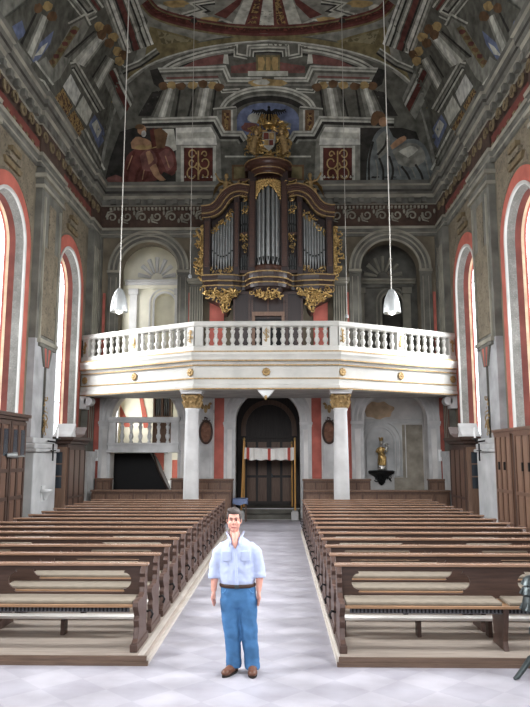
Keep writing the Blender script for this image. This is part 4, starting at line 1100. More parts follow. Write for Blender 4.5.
cn = thing('processional_canopy', 'white cloth canopy with red stripes on wooden poles before the dark door', 'canopy', (0, 27.2, .17))
for a, b, y in (((-1.03, .2), (-.93, 2.92), 26.6), ((1.02, .2), (1.02, 2.92), 26.6), ((-.98, .36), (-.96, 2.8), 27.6), ((.93, .36), (.92, 2.8), 27.6)):
    m = MB(); m.tube([(a[0], y, a[1]), (b[0], y, b[1])], .035, 10); p = m.build('pole', 'pole_wood', cn)
    m = MB(); m.ell((b[0], y, b[1] + .05), (.05, .05, .07), 10, 8); m.build('finial', 'gold', p)
m = MB(); n = 36
for side_y in (26.62, 27.62):
    cols_ = []
    for i in range(n + 1):
        x = -.94 + 1.95 * i / n; y = side_y - .02 + .025 * math.sin(i * 1.3) ; zt = 2.66 - .05 * math.sin(PI * i / n); zb = 2.18 + .02 * math.sin(i * .9) + (.0 if i > 3 else .03)
        cols_.append(((x, y, zt), (x, y + .02 * math.sin(i * 2.1), zb)))
    for i in range(n):
        fr = (i + .5) / n; red = min(abs(fr - .08), abs(fr - .5), abs(fr - .9)) < .03
        m.add([cols_[i][0], cols_[i + 1][0], cols_[i + 1][1], cols_[i][1]], [(0, 1, 2, 3)], 1 if red else 0)
m.add([(-.94, 26.62, 2.64), (1.01, 26.62, 2.64), (1.01, 27.62, 2.64), (-.94, 27.62, 2.64)], [(0, 1, 2, 3)], 0)
o = m.build('cloth', ['cloth_white', 'cloth_red'], cn, recalc=False)
sd = o.modifiers.new('t', 'SOLIDIFY'); sd.thickness = .006
for sx, lb in ((-1.0, 'pale stone block at the left foot of the canopy'), (.99, 'pale stone block at the right foot of the canopy')):
    m = MB(); m.box(sx - .13, sx + .13, 25.78, 26.03, 0, .3, 0); m.box(sx - .1, sx + .1, 25.81, 26.0, .3, .34, 0)
    tag(m.build('stone_block', 'stone_white', bevel=.015), lb, 'block')
tb = thing('side_table', 'small table under a pale blue cloth left of the canopy', 'table', (-.98, 25.3, 0))
m = MB(); m.box(-1.22, -.76, 25.1, 25.55, .78, .81)
m.build('tabletop', 'oak', tb)
for a in (-1.2, -.8):
    for b in (25.13, 25.5): m = MB(); m.box(a, a + .03, b, b + .03, 0, .78); m.build('leg', 'oak', tb)
m = MB(); pts = []
for i in range(33):
    a = 2 * PI * i / 32; r = .3 + .02 * math.sin(a * 9); pts.append((-.99 + max(-.27, min(.27, r * 1.3 * math.cos(a))), 25.33 + max(-.27, min(.27, r * 1.3 * math.sin(a)))))
m.prism(pts[:-1], 'z', .81, .825); 
for i in range(32):
    (xa, ya), (xb, yb) = pts[i], pts[i + 1]; m.add([(xa, ya, .82), (xb, yb, .82), (xb * 1.0, yb, .62 + .03 * math.sin(i + 1)), (xa, ya, .62 + .03 * math.sin(i))], [(0, 1, 2, 3)])
tag(m.build('tablecloth', 'cloth_blue', recalc=False), 'pale blue cloth hanging over the small table by the door', 'tablecloth')

for px, lb in ((206, 'oval terracotta relief in a carved frame left of the door'), (329, 'oval terracotta relief in a carved frame right of the door')):
    c = A(px, 432, END - .12); t = thing('oval_relief', lb, 'relief', (c[0], END - .12, c[2] - .5), 'oval reliefs by the door')
    m = MB(); m.ell((c[0], END - .13, c[2]), (.2, .05, .38), 24, 14); m.build('plaque', 'terracotta', t, smooth=True)
    m = MB(); m.tube([(c[0] + .23 * math.cos(a), END - .15, c[2] + .42 * math.sin(a)) for a in [2 * PI * i / 28 for i in range(29)]], .04, 8)
    carve(m, [(c[0] - .14, c[2] + .4), (c[0] + .14, c[2] + .4), (c[0], c[2] + .6)], END - .13, 8, .04, .08, .04, seed=2); m.build('frame', 'oak_dark', t, smooth=True)
    m = MB()
    for dx, dz, r in ((0, .1, .09), (-.06, -.08, .1), (.07, -.1, .09), (0, .22, .06)): m.ell((c[0] + dx, END - .175, c[2] + dz), (r, .04, r * 1.2), 10, 8)
    m.build('figures', 'terracotta', t, smooth=True)
    c = A(px, 409, END - .1)
    m = MB(); m.prism([(c[0] - .24, c[2] + .24), (c[0] + .24, c[2] + .24), (c[0] + .2, c[2] + .1), (c[0] + .1, c[2] - .2), (c[0] - .1, c[2] - .2), (c[0] - .2, c[2] + .1)], 'y', END - .2, END - .08)
    for dx, dz, rx, rz in ((0, .0, .07, .16), (-.12, .08, .06, .1), (.12, .08, .06, .1), (-.17, .19, .06, .05), (.17, .19, .06, .05)): m.ell((c[0] + dx, END - .21, c[2] + dz), (rx, .04, rz), 10, 8, 1)
    trim(m, ['stone_gray', 'gold_dull'], keep=True)

# statue niche
m = MB(); P = lambda u, v, d: (u, 27.29 - d, v); sxm = A(381, 455, 27.2)[0]
add_plate(m, arch_pts(sxm, .5, 1.55, 2.92), [], .01, P, 2)
for ra, rb, d in ((.5, .56, .09), (.6, .72, .05), (.76, .82, .08)): add_plate(m, arch_band(sxm, ra, rb, 1.55, 2.92), [], d, P, 0)
for xa, xb in ((5.25, 5.36), (5.5, 5.56), (5.72, 5.86)): mbox(m, P, xa, xb, .6, 3.55, 0, .012, 1)
mbox(m, P, 3.5, 6.05, 3.6, 3.68, 0, .06, 0); mbox(m, P, 3.5, 6.05, 3.72, 3.76, 0, .04, 0)
pp = [(sxm - .05 + (.6 + .06 * math.sin(a * 5)) * math.cos(a), 4.12 + (.34 + .04 * math.sin(a * 7)) * math.sin(a)) for a in [2 * PI * i / 40 for i in range(40)]]
add_plate(m, pp, [], .02, P, 3)
mbox(m, P, 4.9, 6.05, .3, 1.5, 0, .01, 4); mbox(m, P, 5.4, 6.05, 1.5, 3.55, 0, .008, 4)
trim(m, ['stone_gray', 'plaster_stain', 'stone_gray', 'ochre_stain', 'plaster_stain'], keep=True)
br = MB(); br.lathe([(.02, 1.2), (.1, 1.26), (.16, 1.4), (.3, 1.55), (.5, 1.66), (.52, 1.74), (.46, 1.78), (.02, 1.78)], (sxm, 27.24, 0), 24, 0, PI, 2 * PI, sy=.85)
carve(br, [(sxm - .25, 1.35), (sxm + .25, 1.35), (sxm + .4, 1.6), (sxm - .4, 1.6)], 27.0, 16, .06, .1, .06, seed=3)
tag(br.build('wall_bracket', 'black', smooth=True), 'black carved wall bracket carrying the gilded statue in the right niche', 'bracket')
sm = thing('saint_statue', 'gilded crowned woman holding a child, statue in the right niche', 'statue', (sxm, 27.0, 1.78))
q = lambda dx, dy, dz: (sxm + dx, 27.0 + dy, 1.78 + dz)
figure('pedestal_cloud', 'silver', sm, [([q(-.16, 0, .06), q(.16, 0, .06)], [.09, .09], 1), ([q(0, 0, .04), q(0, 0, .2)], [.17, .14], .9)], [(q(-.1, -.06, .16), (.08, .07, .07)), (q(.1, -.06, .14), (.08, .07, .07))])
figure('robe', 'gold', sm, [([q(0, 0, .18), q(.01, 0, .4), q(0, .01, .62), q(-.02, .02, .78), q(-.02, .02, .9)], [.17, .17, .14, .12, .1], .8), ([q(-.11, 0, .84), q(-.2, -.05, .72), q(-.1, -.13, .66)], [.06, .05, .04], 1), ([q(.08, 0, .84), q(.17, -.06, .74), q(.16, -.14, .74)], [.06, .05, .04], 1),
     ([q(.1, -.08, .2), q(.12, -.1, .5), q(-.06, -.12, .68)], [.05, .05, .03], 1), ([q(-.1, -.1, .2), q(-.04, -.12, .45)], [.04, .03], 1)], [], .015, 2)
figure('head', 'silver', sm, [([q(-.02, .0, .9), q(-.02, -.01, 1.0)], [.045, .045], 1)], [(q(-.02, -.02, 1.06), (.07, .08, .095))], .012, 1)
figure('child', 'silver', sm, [([q(.16, -.1, .76), q(.18, -.1, .9)], [.07, .06], 1), ([q(.15, -.12, .78), q(.08, -.18, .7)], [.04, .03], 1), ([q(.2, -.12, .88), q(.28, -.16, .94)], [.03, .02], 1)], [(q(.18, -.1, 1.0), (.06, .06, .065))], .012, 1)
m = MB(); m.lathe([(.07, 0), (.075, .03), (.09, .1), (.06, .1)], q(-.02, -.02, 1.13), 10)
for k in range(5): m.ell(q(-.02 + .08 * math.cos(k * 2 * PI / 5), -.02 + .08 * math.sin(k * 2 * PI / 5), 1.25), (.02, .02, .03), 6, 5)
m.build('crown', 'gold', sm, smooth=True)

# stair arch: parapet, dark boarded stair, small organ case
pb = thing('parapet', 'grey stone parapet with six balusters across the left arch under the gallery', 'balustrade', (-4.66, 25.9, 2.5))
xa, xb = -5.98, -3.34
m = MB(); m.box(xa - .06, xb + .06, 25.72, 26.2, 2.46, 2.56); m.box(xa, xb, 25.78, 26.2, 2.56, 2.74); m.box(xa - .04, xb + .04, 25.74, 26.2, 2.74, 2.82); m.build('base', 'stone_gray', pb, bevel=.01)
m = MB(); m.box(xa - .04, xb + .04, 25.76, 26.14, 3.66, 3.78); m.box(xa, xb, 25.8, 26.1, 3.58, 3.66); m.build('top_rail', 'stone_gray', pb, bevel=.01)
for x0, x1 in ((xa, xa + .26), (xb - .3, xb)):
    m = MB(); m.box(x0, x1, 25.82, 26.08, 2.82, 3.58); m.build('post', 'stone_gray', pb, bevel=.01)
for k in range(6):
    x = xa + .48 + k * .345; m = MB(); m.lathe([(r, z / .62 * .76) for r, z in BPROF], (x, 25.95, 2.82), 12); m.build('baluster', 'stone_gray', pb, smooth=True)
m = MB(); m.box(-6.38, -4.3, 26.62, 29.3, 2.45, 2.62); trim(m, 'stone_deep', keep=True)
sg = thing('staircase', 'black boarded staircase rising inside the left arch below the parapet', 'staircase', (-5.1, 27.5, 0))
m = MB(); prof = [A(px, py, 27.2) for px, py in ((108, 501), (108, 449), (150, 449), (155, 462), (162, 478), (172, 501))]
m.prism([(p[0], min(max(p[2], .0), 2.44)) for p in prof], 'y', 27.2, 28.2); m.build('boarding', 'black', sg)
m = MB(); 
for i in range(7): x = -3.3 - i * .22; m.box(x - .22, x, 28.2, 29.2, 0, .2 + i * .28)
m.build('steps', 'stone_gray', sg)
m = MB(); a, b = A(151, 447, 27.1), A(172, 497, 27.1); m.tube([(a[0], 27.1, a[2]), ((a[0] + b[0]) / 2 - .08, 27.1, (a[2] + b[2]) / 2), (b[0], 27.1, b[2])], .04, 8); m.build('handrail', 'oak_dark', sg)
m = MB(); P = lambda u, v, d: (u, 29.4 - d, v)
for (p0, q0, p1, q1, mi) in ((154, 453, 164, 470, 0), (172, 460, 186, 478, 0), (164, 453, 172, 480, 2), (140, 480, 190, 500, 1)):
    a, b = A(p0, q1, 29.4), A(p1, q0, 29.4); mbox(m, P, a[0], b[0], max(.02, a[2]), b[2], 0, .02, mi)
for pts in (((114, 405), (119, 402), (131, 427), (125, 427)), ((139, 394), (142, 394), (150, 428), (144, 428))):
    pl = [(A(p[0], p[1], 29.4)[0], A(p[0], p[1], 29.4)[2]) for p in pts]; add_plate(m, pl, [], .03, P, 0)
trim(m, ['red_bright', 'stone_gray', 'stone_white'], keep=True)
oc = thing('choir_organ', 'small brown organ case with a few pale pipes seen above the parapet', 'organ', (-4.1, 27.4, 2.62))
xa, xb = A(153, 410, 27.0)[0], A(171, 410, 27.0)[0]
m = MB(); m.box(xa, xb, 27.0, 27.6, 2.63, 3.9); m.box(xa, xb, 27.35, 27.6, 3.9, 5.3)
for x in (xa, (xa + xb) / 2 - .04, xb - .08): m.box(x, x + .08, 27.0, 27.6, 3.9, 5.3)
m.build('case', 'oak_mid', oc)
for k in range(7):
    x = xa + .12 + k * (xb - xa - .24) / 6; m = MB(); m.lathe([(.01, 0), (.035, .2), (.035, 1.1 + .05 * math.sin(k * 1.4))], (x, 27.15, 3.9), 8); m.build('organ_pipe', 'pipe_tin', oc, smooth=True)

# ------------------------------------------------------------------ hanging lamps
def lamp(x, y, z, label):
    t = thing('pendant_lamp', label, 'lamp', (x, y, z), 'pendant lamps')
    zt = vz(x, y)
    m = MB(); m.tube([(x, y, z + .55), (x, y, zt)], .011, 6); m.build('cord', 'cable', t)
    m = MB(); m.lathe([(.03, .56), (.06, .54), (.1, .48), (.15, .36), (.185, .2), (.2, .05), (.2, 0), (.19, 0), (.175, .2), (.14, .36), (.09, .46), (.03, .5)], (x, y, z), 28); m.build('shade', 'lamp_metal', t, smooth=True)
    m = MB(); m.ell((x, y, z + .03), (.085, .085, .08), 14, 10); m.build('bulb', 'bulb', t, smooth=True)
LY = 15.5
a = A(119, 312, LY); lamp(a[0], LY, a[2], 'white bell-shaped pendant lamp on a long cord over the left pews')
a = A(392, 313, LY); lamp(a[0], LY, a[2], 'white bell-shaped pendant lamp on a long cord over the right pews')
for px, lb in ((190, 'thin pale hanging cable with a tiny lamp left of the organ'), (347, 'thin pale hanging cable with a tiny lamp right of the organ')):
    Y = 21; a = A(px, 278 if px < 200 else 318, Y); t = thing('hanging_cable', lb, 'cable', (a[0], Y, a[2]))
    m = MB(); m.tube([(a[0], Y, a[2] + .1), (a[0], Y, vz(a[0], Y))], .008, 5); m.build('cord', 'cable', t)
    m = MB(); m.lathe([(.01, .12), (.04, .1), (.05, 0), (.01, 0)], a, 10); m.build('shade', 'lamp_metal', t)
# ------------------------------------------------------------------ the man in the aisle
MY = 8.0
base = A(238.5, 671, MY)
man = thing('person', 'man standing in the aisle in a pale blue shirt and blue jeans', 'person', (base[0], MY, 0))
def q(px, py, dy=0.0): p = A(px, py, MY); return (p[0], MY + dy, max(p[2], .0))
hc = q(234.2, 520, -.01)                               # middle of the head
h = lambda dx, dy, dz: (hc[0] + dx, hc[1] + dy, hc[2] + dz)
m = MB()
m.ell(h(0, .015, .03), (.08, .096, .1), 24, 16); m.ell(h(0, -.02, -.045), (.07, .072, .078), 20, 14); m.ell(h(0, -.055, -.1), (.032, .032, .026), 14, 10)   # cranium, jaw, chin
m.tube([h(0, -.085, .012), h(0, -.108, -.028), h(0, -.098, -.04)], [.01, .017, .013], 8)                                                   # nose
for s in (-1, 1):
    m.ell(h(s * .076, .012, -.01), (.011, .022, .034), 10, 8); m.ell(h(s * .038, -.066, -.032), (.024, .02, .022), 10, 8)                    # ears, cheeks
    m.ell(h(s * .03, -.083, .03), (.026, .012, .008), 10, 6)                                                                             # brow
m.ell(h(0, -.09, -.068), (.026, .01, .012), 10, 6)
m.tube([h(0, .02, -.06), h(.004, .02, -.12), q(235.5, 545, .0)], [.052, .052, .07], 16)
m.tube([q(235.3, 533, -.04), q(235.4, 538, -.075), q(235.6, 542.5, -.108), q(235.8, 546, -.126), q(235.8, 547.5, -.122)], [.04, .04, .034, .014, .005], 14)                                                                                   # open neckline
m.tube([q(235.5, 541), q(236, 552), q(237, 570), q(238, 586), q(238.5, 600)], [.09, .14, .15, .15, .14], 16, 0, .6)
def hand(wx, wy, s):
    w = Vector(q(wx, wy, -.03)); P = lambda a, b, c: (w.x + a * s, w.y + b, w.z - c)
    m.tube([P(0, 0, -.02), P(0, -.004, .03), P(.002, -.01, .085)], [.03, .036, .036], 12, 0, .62, ref=(.35, -.94, 0))
    for k, (off, L) in enumerate(((-.03, .072), (-.01, .082), (.011, .077), (.03, .06))):
        m.tube([P(.35 * off, off - .006, .08), P(.35 * off + .004, off - .01, .08 + L * .5), P(.35 * off + .012, off - .004, .08 + L)], [.0095, .009, .0075], 8)
    m.tube([P(-.005, -.025, .02), P(-.018, -.052, .06), P(-.012, -.056, .095)], [.014, .011, .009], 8)
for s, pts in ((-1, ((221, 549), (216.5, 566), (214.5, 579), (214, 590.5))), (1, ((253.5, 549), (258.5, 565), (259.5, 579), (258.8, 590.5)))):
    m.tube([q(pts[0][0], pts[0][1], 0), q(pts[1][0], pts[1][1], .01), q(pts[2][0], pts[2][1], -.01), q(pts[3][0], pts[3][1], -.03)], [.05, .046, .042, .029], 14)
    hand(pts[3][0], pts[3][1], -s)
for pts in (((229.5, 600), (231.5, 632), (233.5, 664)), ((247.5, 600), (249.5, 632), (252.2, 664))):
    m.tube([q(*pts[0]), q(*pts[1]), q(*pts[2])], [.08, .055, .045], 14)
body = bake(m.build('body', 'skin', man), .0062, 2)
# face
for s in (-1, 1):
    m = MB(); m.ell(h(s * .03, -.0845, .008), (.012, .006, .006), 10, 6); m.build('eye', 'eye', body)
    m = MB(); m.tube([h(s * .014, -.097, .03), h(s * .03, -.1, .036), h(s * .048, -.084, .03)], [.004, .006, .003], 6); m.build('eyebrow', 'hair', body)
m = MB(); m.tube([h(-.026, -.09, -.066), h(0, -.101, -.07), h(.026, -.09, -.066)], [.003, .007, .003], 8); m.build('mouth', 'lip', body)
m = MB()
m.ell(h(0, .03, .055), (.083, .1, .088), 22, 14); m.ell(h(-.012, -.035, .1), (.07, .055, .036), 16, 10, 0, Matrix.Rotation(.3, 3, 'Y')); m.ell(h(0, .06, -.01), (.074, .062, .08), 16, 10)
for s in (-1, 1): m.ell(h(s * .068, -.005, .045), (.018, .045, .05), 12, 8); m.ell(h(s * .073, -.005, .0), (.008, .018, .03), 8, 6)
bake(m.build('hair', 'hair', man), .008, 2)
# shirt
m = MB()
m.tube([q(237.5, 588), q(237.3, 580), q(237, 570), q(236.6, 560), q(236.5, 551), q(236, 545), q(235.6, 540), q(235.4, 537)], [.185, .2, .203, .205, .212, .19, .125, .08], 24, 0, .64)
for pts in (((226, 546), (219, 553), (215.6, 566), (214.3, 577.5)), ((247.5, 546), (255, 553), (258.4, 566), (259.2, 577))):
    m.tube([q(*pts[0]), q(*pts[1]), q(pts[2][0], pts[2][1], .01), q(pts[3][0], pts[3][1], 0)], [.07, .082, .073, .07], 16)
    m.tube([q(pts[3][0], pts[3][1] - 4.0), q(pts[3][0], pts[3][1] + .6)], [.078, .076], 16)
shirt = bake(m.build('shirt', 'shirt', man), .01, 10, .02, .09)
for s in (-1, 1):
    m = MB()
    pts = [q(235.4 + s * 7.4, 533.2, .03), q(235.4 + s * 7.6, 533.8, -.04), q(235.5 + s * 5.8, 536.4, -.09), q(235.6 + s * 4.4, 541.5, -.13), q(235.6 + s * 5.6, 545.2, -.145)]
    m.tube(pts, [.03, .032, .032, .03, .008], 10, 0, .35, ref=(s * .5, 0, 1)); m.build('collar', 'shirt', shirt, smooth=True)
    pk = q(227.5 if s < 0 else 246, 554, -.133); m = MB(); m.box(pk[0] - .055, pk[0] + .055, pk[1] + .003, pk[1] + .02, pk[2] - .06, pk[2] + .05); m.build('pocket', 'shirt', shirt, bevel=.006)
m = MB(); pts = [q(235.8, 547, -.14), q(236.4, 556, -.142), q(237, 566, -.142), q(237.4, 576, -.138), q(237.6, 584, -.128)]; m.tube(pts, .018, 8, 0, .5, ref=(1, 0, 0)); m.build('placket', 'shirt', shirt, smooth=True)
# jeans, belt, shoes
m = MB()
m.tube([q(237.6, 584), q(238, 590), q(238.4, 598), q(238.6, 606)], [.19, .198, .2, .17], 24, 0, .66)
for pts, rr in ((((229.6, 598), (230.6, 612), (232.2, 634), (233.4, 652), (233.8, 667.5)), None), (((247.4, 598), (247.8, 612), (249.6, 634), (251.4, 652), (252.2, 668.5)), None)):
    m.tube([q(pts[0][0], pts[0][1], 0), q(pts[1][0], pts[1][1], -.005), q(pts[2][0], pts[2][1], -.015), q(pts[3][0], pts[3][1], .0), q(pts[4][0], pts[4][1], 0)], [.112, .106, .09, .084, .084], 18, 0, 1.0)
    for py, r in ((634, .087), (660, .087), (664.5, .09)): 
        cx_ = pts[2][0] if py < 640 else pts[4][0] - .2
        m.tube([q(cx_, py - 1, 0), q(cx_ + .2, py + .6, 0)], [r * .95, r], 16)
jeans = bake(m.build('jeans', 'jeans', man), .011, 5, .018, .1)
for s, px in ((-1, 224), (1, 252.5)):
    m = MB(); a = [q(px - s * 2.5 + s * t * 3, 587.5 + 3.5 * math.sin(t * 1.6), -.128 + .03 * t * t) for t in (0, .4, .8, 1.2)]; m.tube(a, .006, 6); m.build('pocket_seam', 'jeans_light', jeans)
m = MB(); c = q(237.6, 584.5)
pts = [(c[0] + .196 * math.cos(a), c[1] + .132 * math.sin(a), c[2]) for a in [2 * PI * i / 40 for i in range(41)]]
m.tube(pts, .02, 8, 0, .5, ref=(0, 0, 1)); belt = m.build('belt', 'belt', man, smooth=True)
m = MB(); m.box(c[0] - .025, c[0] + .025, c[1] - .148, c[1] - .135, c[2] - .02, c[2] + .02); m.build('buckle', 'bronze', belt, bevel=.004)
for px, rz in ((232.5, -.45), (252.8, .02)):
    c = q(px, 668, -.02); c = (c[0], c[1], 0); R = Matrix.Rotation(rz, 3, 'Z')
    sh = MB()
    for (dx, dy, z, r) in ((0, .05, .062, (.05, .075, .062)), (0, -.05, .05, (.052, .1, .048)), (0, -.13, .042, (.052, .075, .04))):
        v = R @ Vector((dx, dy, 0)); sh.ell((c[0] + v.x, c[1] + v.y, z), r, 16, 10, 0, R)
    s_ = bake(sh.build('shoe', 'shoe', man), .009, 2)
    so = MB(); pl = []
    for i in range(20):
        a = 2 * PI * i / 20; v = R @ Vector((.052 * math.cos(a), -.05 + .155 * math.sin(a), 0)); pl.append((c[0] + v.x, c[1] + v.y))
    so.prism(pl, 'z', 0.0, .022); so.build('sole', 'sole', s_)

# ------------------------------------------------------------------ iron stand at the right edge
sx_, sy_ = A(534.5, 630, 7.9)[0], 7.89
stn = thing('candle_stand', 'dark metal candle stand with leafy tiers and splayed foot cut off by the right edge', 'stand', (sx_, sy_, 0))
m = MB(); m.lathe([(.03, .16), (.03, .4), (.055, .43), (.065, .47), (.055, .51), (.03, .54), (.025, .7), (.05, .7)], (sx_, sy_, 0), 18); m.build('stem', 'bronze', stn, smooth=True)
m = MB(); m.lathe([(.05, .68), (.125, .69), (.13, .72), (.11, .8), (.1, .84), (.12, .86), (.1, .93), (.085, .95), (.115, .96), (.08, 1.04), (.05, 1.06), (.02, 1.06)], (sx_, sy_, 0), 20)
for k in range(8):
    a = k * PI / 4
    for z, r in ((.7, .135), (.86, .125), (.96, .105)): m.tube([(sx_ + r * .8 * math.cos(a), sy_ + r * .8 * math.sin(a), z + .07), (sx_ + r * math.cos(a), sy_ + r * math.sin(a), z), (sx_ + r * 1.08 * math.cos(a), sy_ + r * 1.08 * math.sin(a), z + .015)], [.012, .03, .008], 6, 0, .5)
m.build('cup', 'bronze', stn, smooth=True)
for k in range(3):
    a = PI + .35 + k * 2 * PI / 3; d = (math.cos(a), math.sin(a))
    m = MB(); m.tube([(sx_ + d[0] * r, sy_ + d[1] * r, z) for r, z in ((.02, .22), (.08, .2), (.18, .1), (.26, .03), (.3, .016))], [.03, .034, .03, .028, .016], 10, 0, .8); m.build('leg', 'bronze', stn, smooth=True)
# ------------------------------------------------------------------ ceiling painting, laid on the vault
def hit(px, py, lift):
    d = ray(px, py); lo, hi = 8.0, 60.0
    f = lambda t: CAM[2] + t * d[2] - vz(CAM[0] + t * d[0], CAM[1] + t * d[1])
    t = 5.0; prev = t
    while t < 70:
        x, y, z = CAM[0] + t * d[0], CAM[1] + t * d[1], CAM[2] + t * d[2]
        if z > SPR and f(t) > 0: break
        if (abs(x) > W - .005 or y > END - .005): break
        prev = t; t += .15
    lo, hi = prev, t
    for _ in range(30):
        mid = (lo + hi) / 2; x, y, z = CAM[0] + mid * d[0], CAM[1] + mid * d[1], CAM[2] + mid * d[2]
        if (z > SPR and f(mid) > 0) or abs(x) > W - .005 or y > END - .005: hi = mid
        else: lo = mid
    x, y = CAM[0] + lo * d[0], CAM[1] + lo * d[1]
    z = max(CAM[2] + lo * d[2], SPR + .005)
    e = .02; gx = (vz(x + e, y) - vz(x - e, y)) / (2 * e); gy = (vz(x, y + e) - vz(x, y - e)) / (2 * e)
    gx = max(-6, min(6, gx)); gy = max(-6, min(6, gy)); n = Vector((gx, gy, -1)).normalized()
    return (x + n.x * lift, y + n.y * lift, z + n.z * lift)
FRES = thing('ceiling_fresco', 'painted ceiling of grey columns, cornices and seated saints around an oval ring', 'fresco', (0, 20, 16))
BOXES = []
def paint(name, items, step=3.4):
    L = [it for it in items if max(p[0] for p in it[0]) <= 268.5]; R = [it for it in items if min(p[0] for p in it[0]) >= 267.5]
    M_ = [it for it in items if it not in L and it not in R]
    for g in (M_, L, R):
        if g: paint_one(name, g, step)
def paint_one(name, items, step=3.4):
    """items: (polygon in the photograph, pigment); each is cut fine, dropped on the vault and thickened into a paint layer"""
    mats = []; V = []; Fc = []; MI = []
    for poly, pig in items:
        bb = (min(p[0] for p in poly), min(p[1] for p in poly), max(p[0] for p in poly), max(p[1] for p in poly))
        lay = 1 + max([l for b, l in BOXES if b[0] < bb[2] - .3 and b[2] > bb[0] + .3 and b[1] < bb[3] - .3 and b[3] > bb[1] + .3] or [0]); BOXES.append((bb, lay)); lift = .01 + .0007 * lay
        bm = bmesh.new(); vs = [bm.verts.new((p[0], p[1], 0)) for p in poly]
        try: fc = bm.faces.new(vs)
        except ValueError: bm.free(); continue
        bmesh.ops.triangulate(bm, faces=bm.faces[:])
        for _ in range(7):
            es = [e for e in bm.edges if e.calc_length() > step * 1.6]
            if not es: break
            bmesh.ops.subdivide_edges(bm, edges=es, cuts=1); bmesh.ops.triangulate(bm, faces=bm.faces[:])
        bm.verts.index_update(); o = len(V)
        V += [hit(v.co.x, v.co.y, lift) for v in bm.verts]
        if pig not in mats: mats.append(pig)
        for f in bm.faces: Fc.append([o + v.index for v in f.verts]); MI.append(mats.index(pig))
        bm.free()
    mb = MB(); mb.v = V; mb.f = Fc; mb.m = MI
    return mb.build(name, ['fresco_' + x for x in mats], FRES, recalc=False)
MX = lambda poly: [(536 - p[0], p[1]) for p in poly][::-1]
def stripes(path, bands, side=1):
    """strips running along a pixel polyline; bands: (width, pigment) outwards to one side"""
    out = []; n = len(path)
    def offs(d):
        r = []
        for i in range(n):
            a, b = path[max(i - 1, 0)], path[i]; c = path[min(i + 1, n - 1)]
            def nn(p, q_): dx, dy = q_[0] - p[0], q_[1] - p[1]; l = math.hypot(dx, dy) or 1; return (-dy / l * side, dx / l * side)
            n0 = nn(a, b) if i else nn(b, c); n1 = nn(b, c) if i < n - 1 else nn(a, b)
            mx, my = n0[0] + n1[0], n0[1] + n1[1]; l2 = max(mx * mx + my * my, .8)
            r.append((b[0] + mx * 2 / l2 * d, b[1] + my * 2 / l2 * d))
        return r
    d = 0
    for w, pig in bands:
        if pig:
            A0, A1 = offs(d), offs(d + w)
            for i in range(n - 1): out.append(([A0[i], A0[i + 1], A1[i + 1], A1[i]], pig))
        d += w
    return out
def both(items): return items + [(MX(p), g) for p, g in items]
def column(p, pigs):
    """p: four corners TL TR BR BL; tone strips across the painted shaft"""
    n = len(pigs); out = []
    L = lambda a, b, t: (a[0] + (b[0] - a[0]) * t, a[1] + (b[1] - a[1]) * t)
    for i, g in enumerate(pigs): out.append(([L(p[0], p[1], i / n), L(p[0], p[1], (i + 1) / n), L(p[3], p[2], (i + 1) / n), L(p[3], p[2], i / n)], g))
    return out

def scroll(x0, x1, y0, y1, pig='oc', w=1.3):
    cx_, out = (x0 + x1) / 2, []
    hw_ = (x1 - x0) / 2; hh_ = (y1 - y0)
    for sg in (-1, 1):
        for (yc, r, dr) in ((y1 - hh_ * .22, hw_ * .5, 1), (y1 - hh_ * .58, hw_ * .42, -1), (y1 - hh_ * .85, hw_ * .3, 1)):
            pts = [(cx_ + sg * (hw_ * .5 + r * (1 - .6 * t) * math.cos(PI + dr * t * 6)), yc + r * (1 - .6 * t) * 1.2 * math.sin(PI + dr * t * 6)) for t in [k / 11 for k in range(12)]]
            out += stripes(pts, [(w, pig)], 1)
    out.append(([(cx_ - .7, y0 + 1), (cx_ + .7, y0 + 1), (cx_ + .9, y1 - 1), (cx_ - .9, y1 - 1)], pig))
    return out
# --- end of the vault: the painted arch
paint('painted_wall', [([(100, 187), (106, 150), (114, 116), (128, 84), (150, 66), (190, 52), (230, 45), (268, 42), (306, 45), (346, 52), (386, 66), (408, 84), (422, 116), (430, 150), (437, 187)], 'dk')])
AR = [(112, 110), (124, 86), (136, 74), (156, 62), (190, 51), (230, 44), (268, 41)]
AR = curve(AR, 3); ARF = AR + MX(AR)[1:]
paint('painted_rib', stripes(ARF, [(1.5, 'lt'), (5, 'ol'), (1.2, 'dk')], -1))
# olive corners and scrolls beside the arch
paint('painted_spandrel', both([([(150, 26), (186, 36), (200, 41), (190, 46), (160, 56), (144, 63)], 'ol'), ([(157, 30), (186, 38), (197, 41), (180, 42), (162, 44)], 'olive')]))
# segmental pediment halves and the stepped centre
PD = curve([(160, 69), (172, 61), (190, 54), (212, 48), (236, 45)], 3)
paint('painted_pediment', both(stripes(PD, [(2, 'lt'), (1.5, 'dk'), (2, 'lt'), (2, 'md'), (2.5, 'bk')], 1) + stripes([(235, 44), (238, 44), (238, 53), (248, 55)], [(1.6, 'lt'), (1.4, 'dk'), (1.4, 'lt')], 1)
      + [([(182, 67), (196, 60), (216, 55), (226, 54), (226, 63), (200, 66)], 'rose'), ([(224, 54), (228, 54), (229, 64), (223, 63)], 'lt'), ([(231, 66), (256, 62), (256, 73), (231, 73)], 'rose')]))
paint('painted_attic', stripes([(246, 56), (247, 44.5), (268, 43.5), (289, 44.5), (290, 56)], [(1.6, 'lt'), (1.3, 'md'), (1.5, 'lt'), (2, 'dk'), (1.4, 'lt'), (1.5, 'bk')], 1)
      + [([(256, 55), (280, 55), (280, 71), (256, 71)], 'ol'), ([(258, 57), (263, 57), (265, 62), (263, 70), (258, 70)], 'oc'), ([(266, 57), (270, 57), (271, 63), (270, 70), (266, 70)], 'oc'), ([(273, 57), (278, 57), (278, 70), (273, 70), (271, 62)], 'oc'),
         ([(248, 71), (288, 71), (288, 76), (248, 76)], 'lt')])
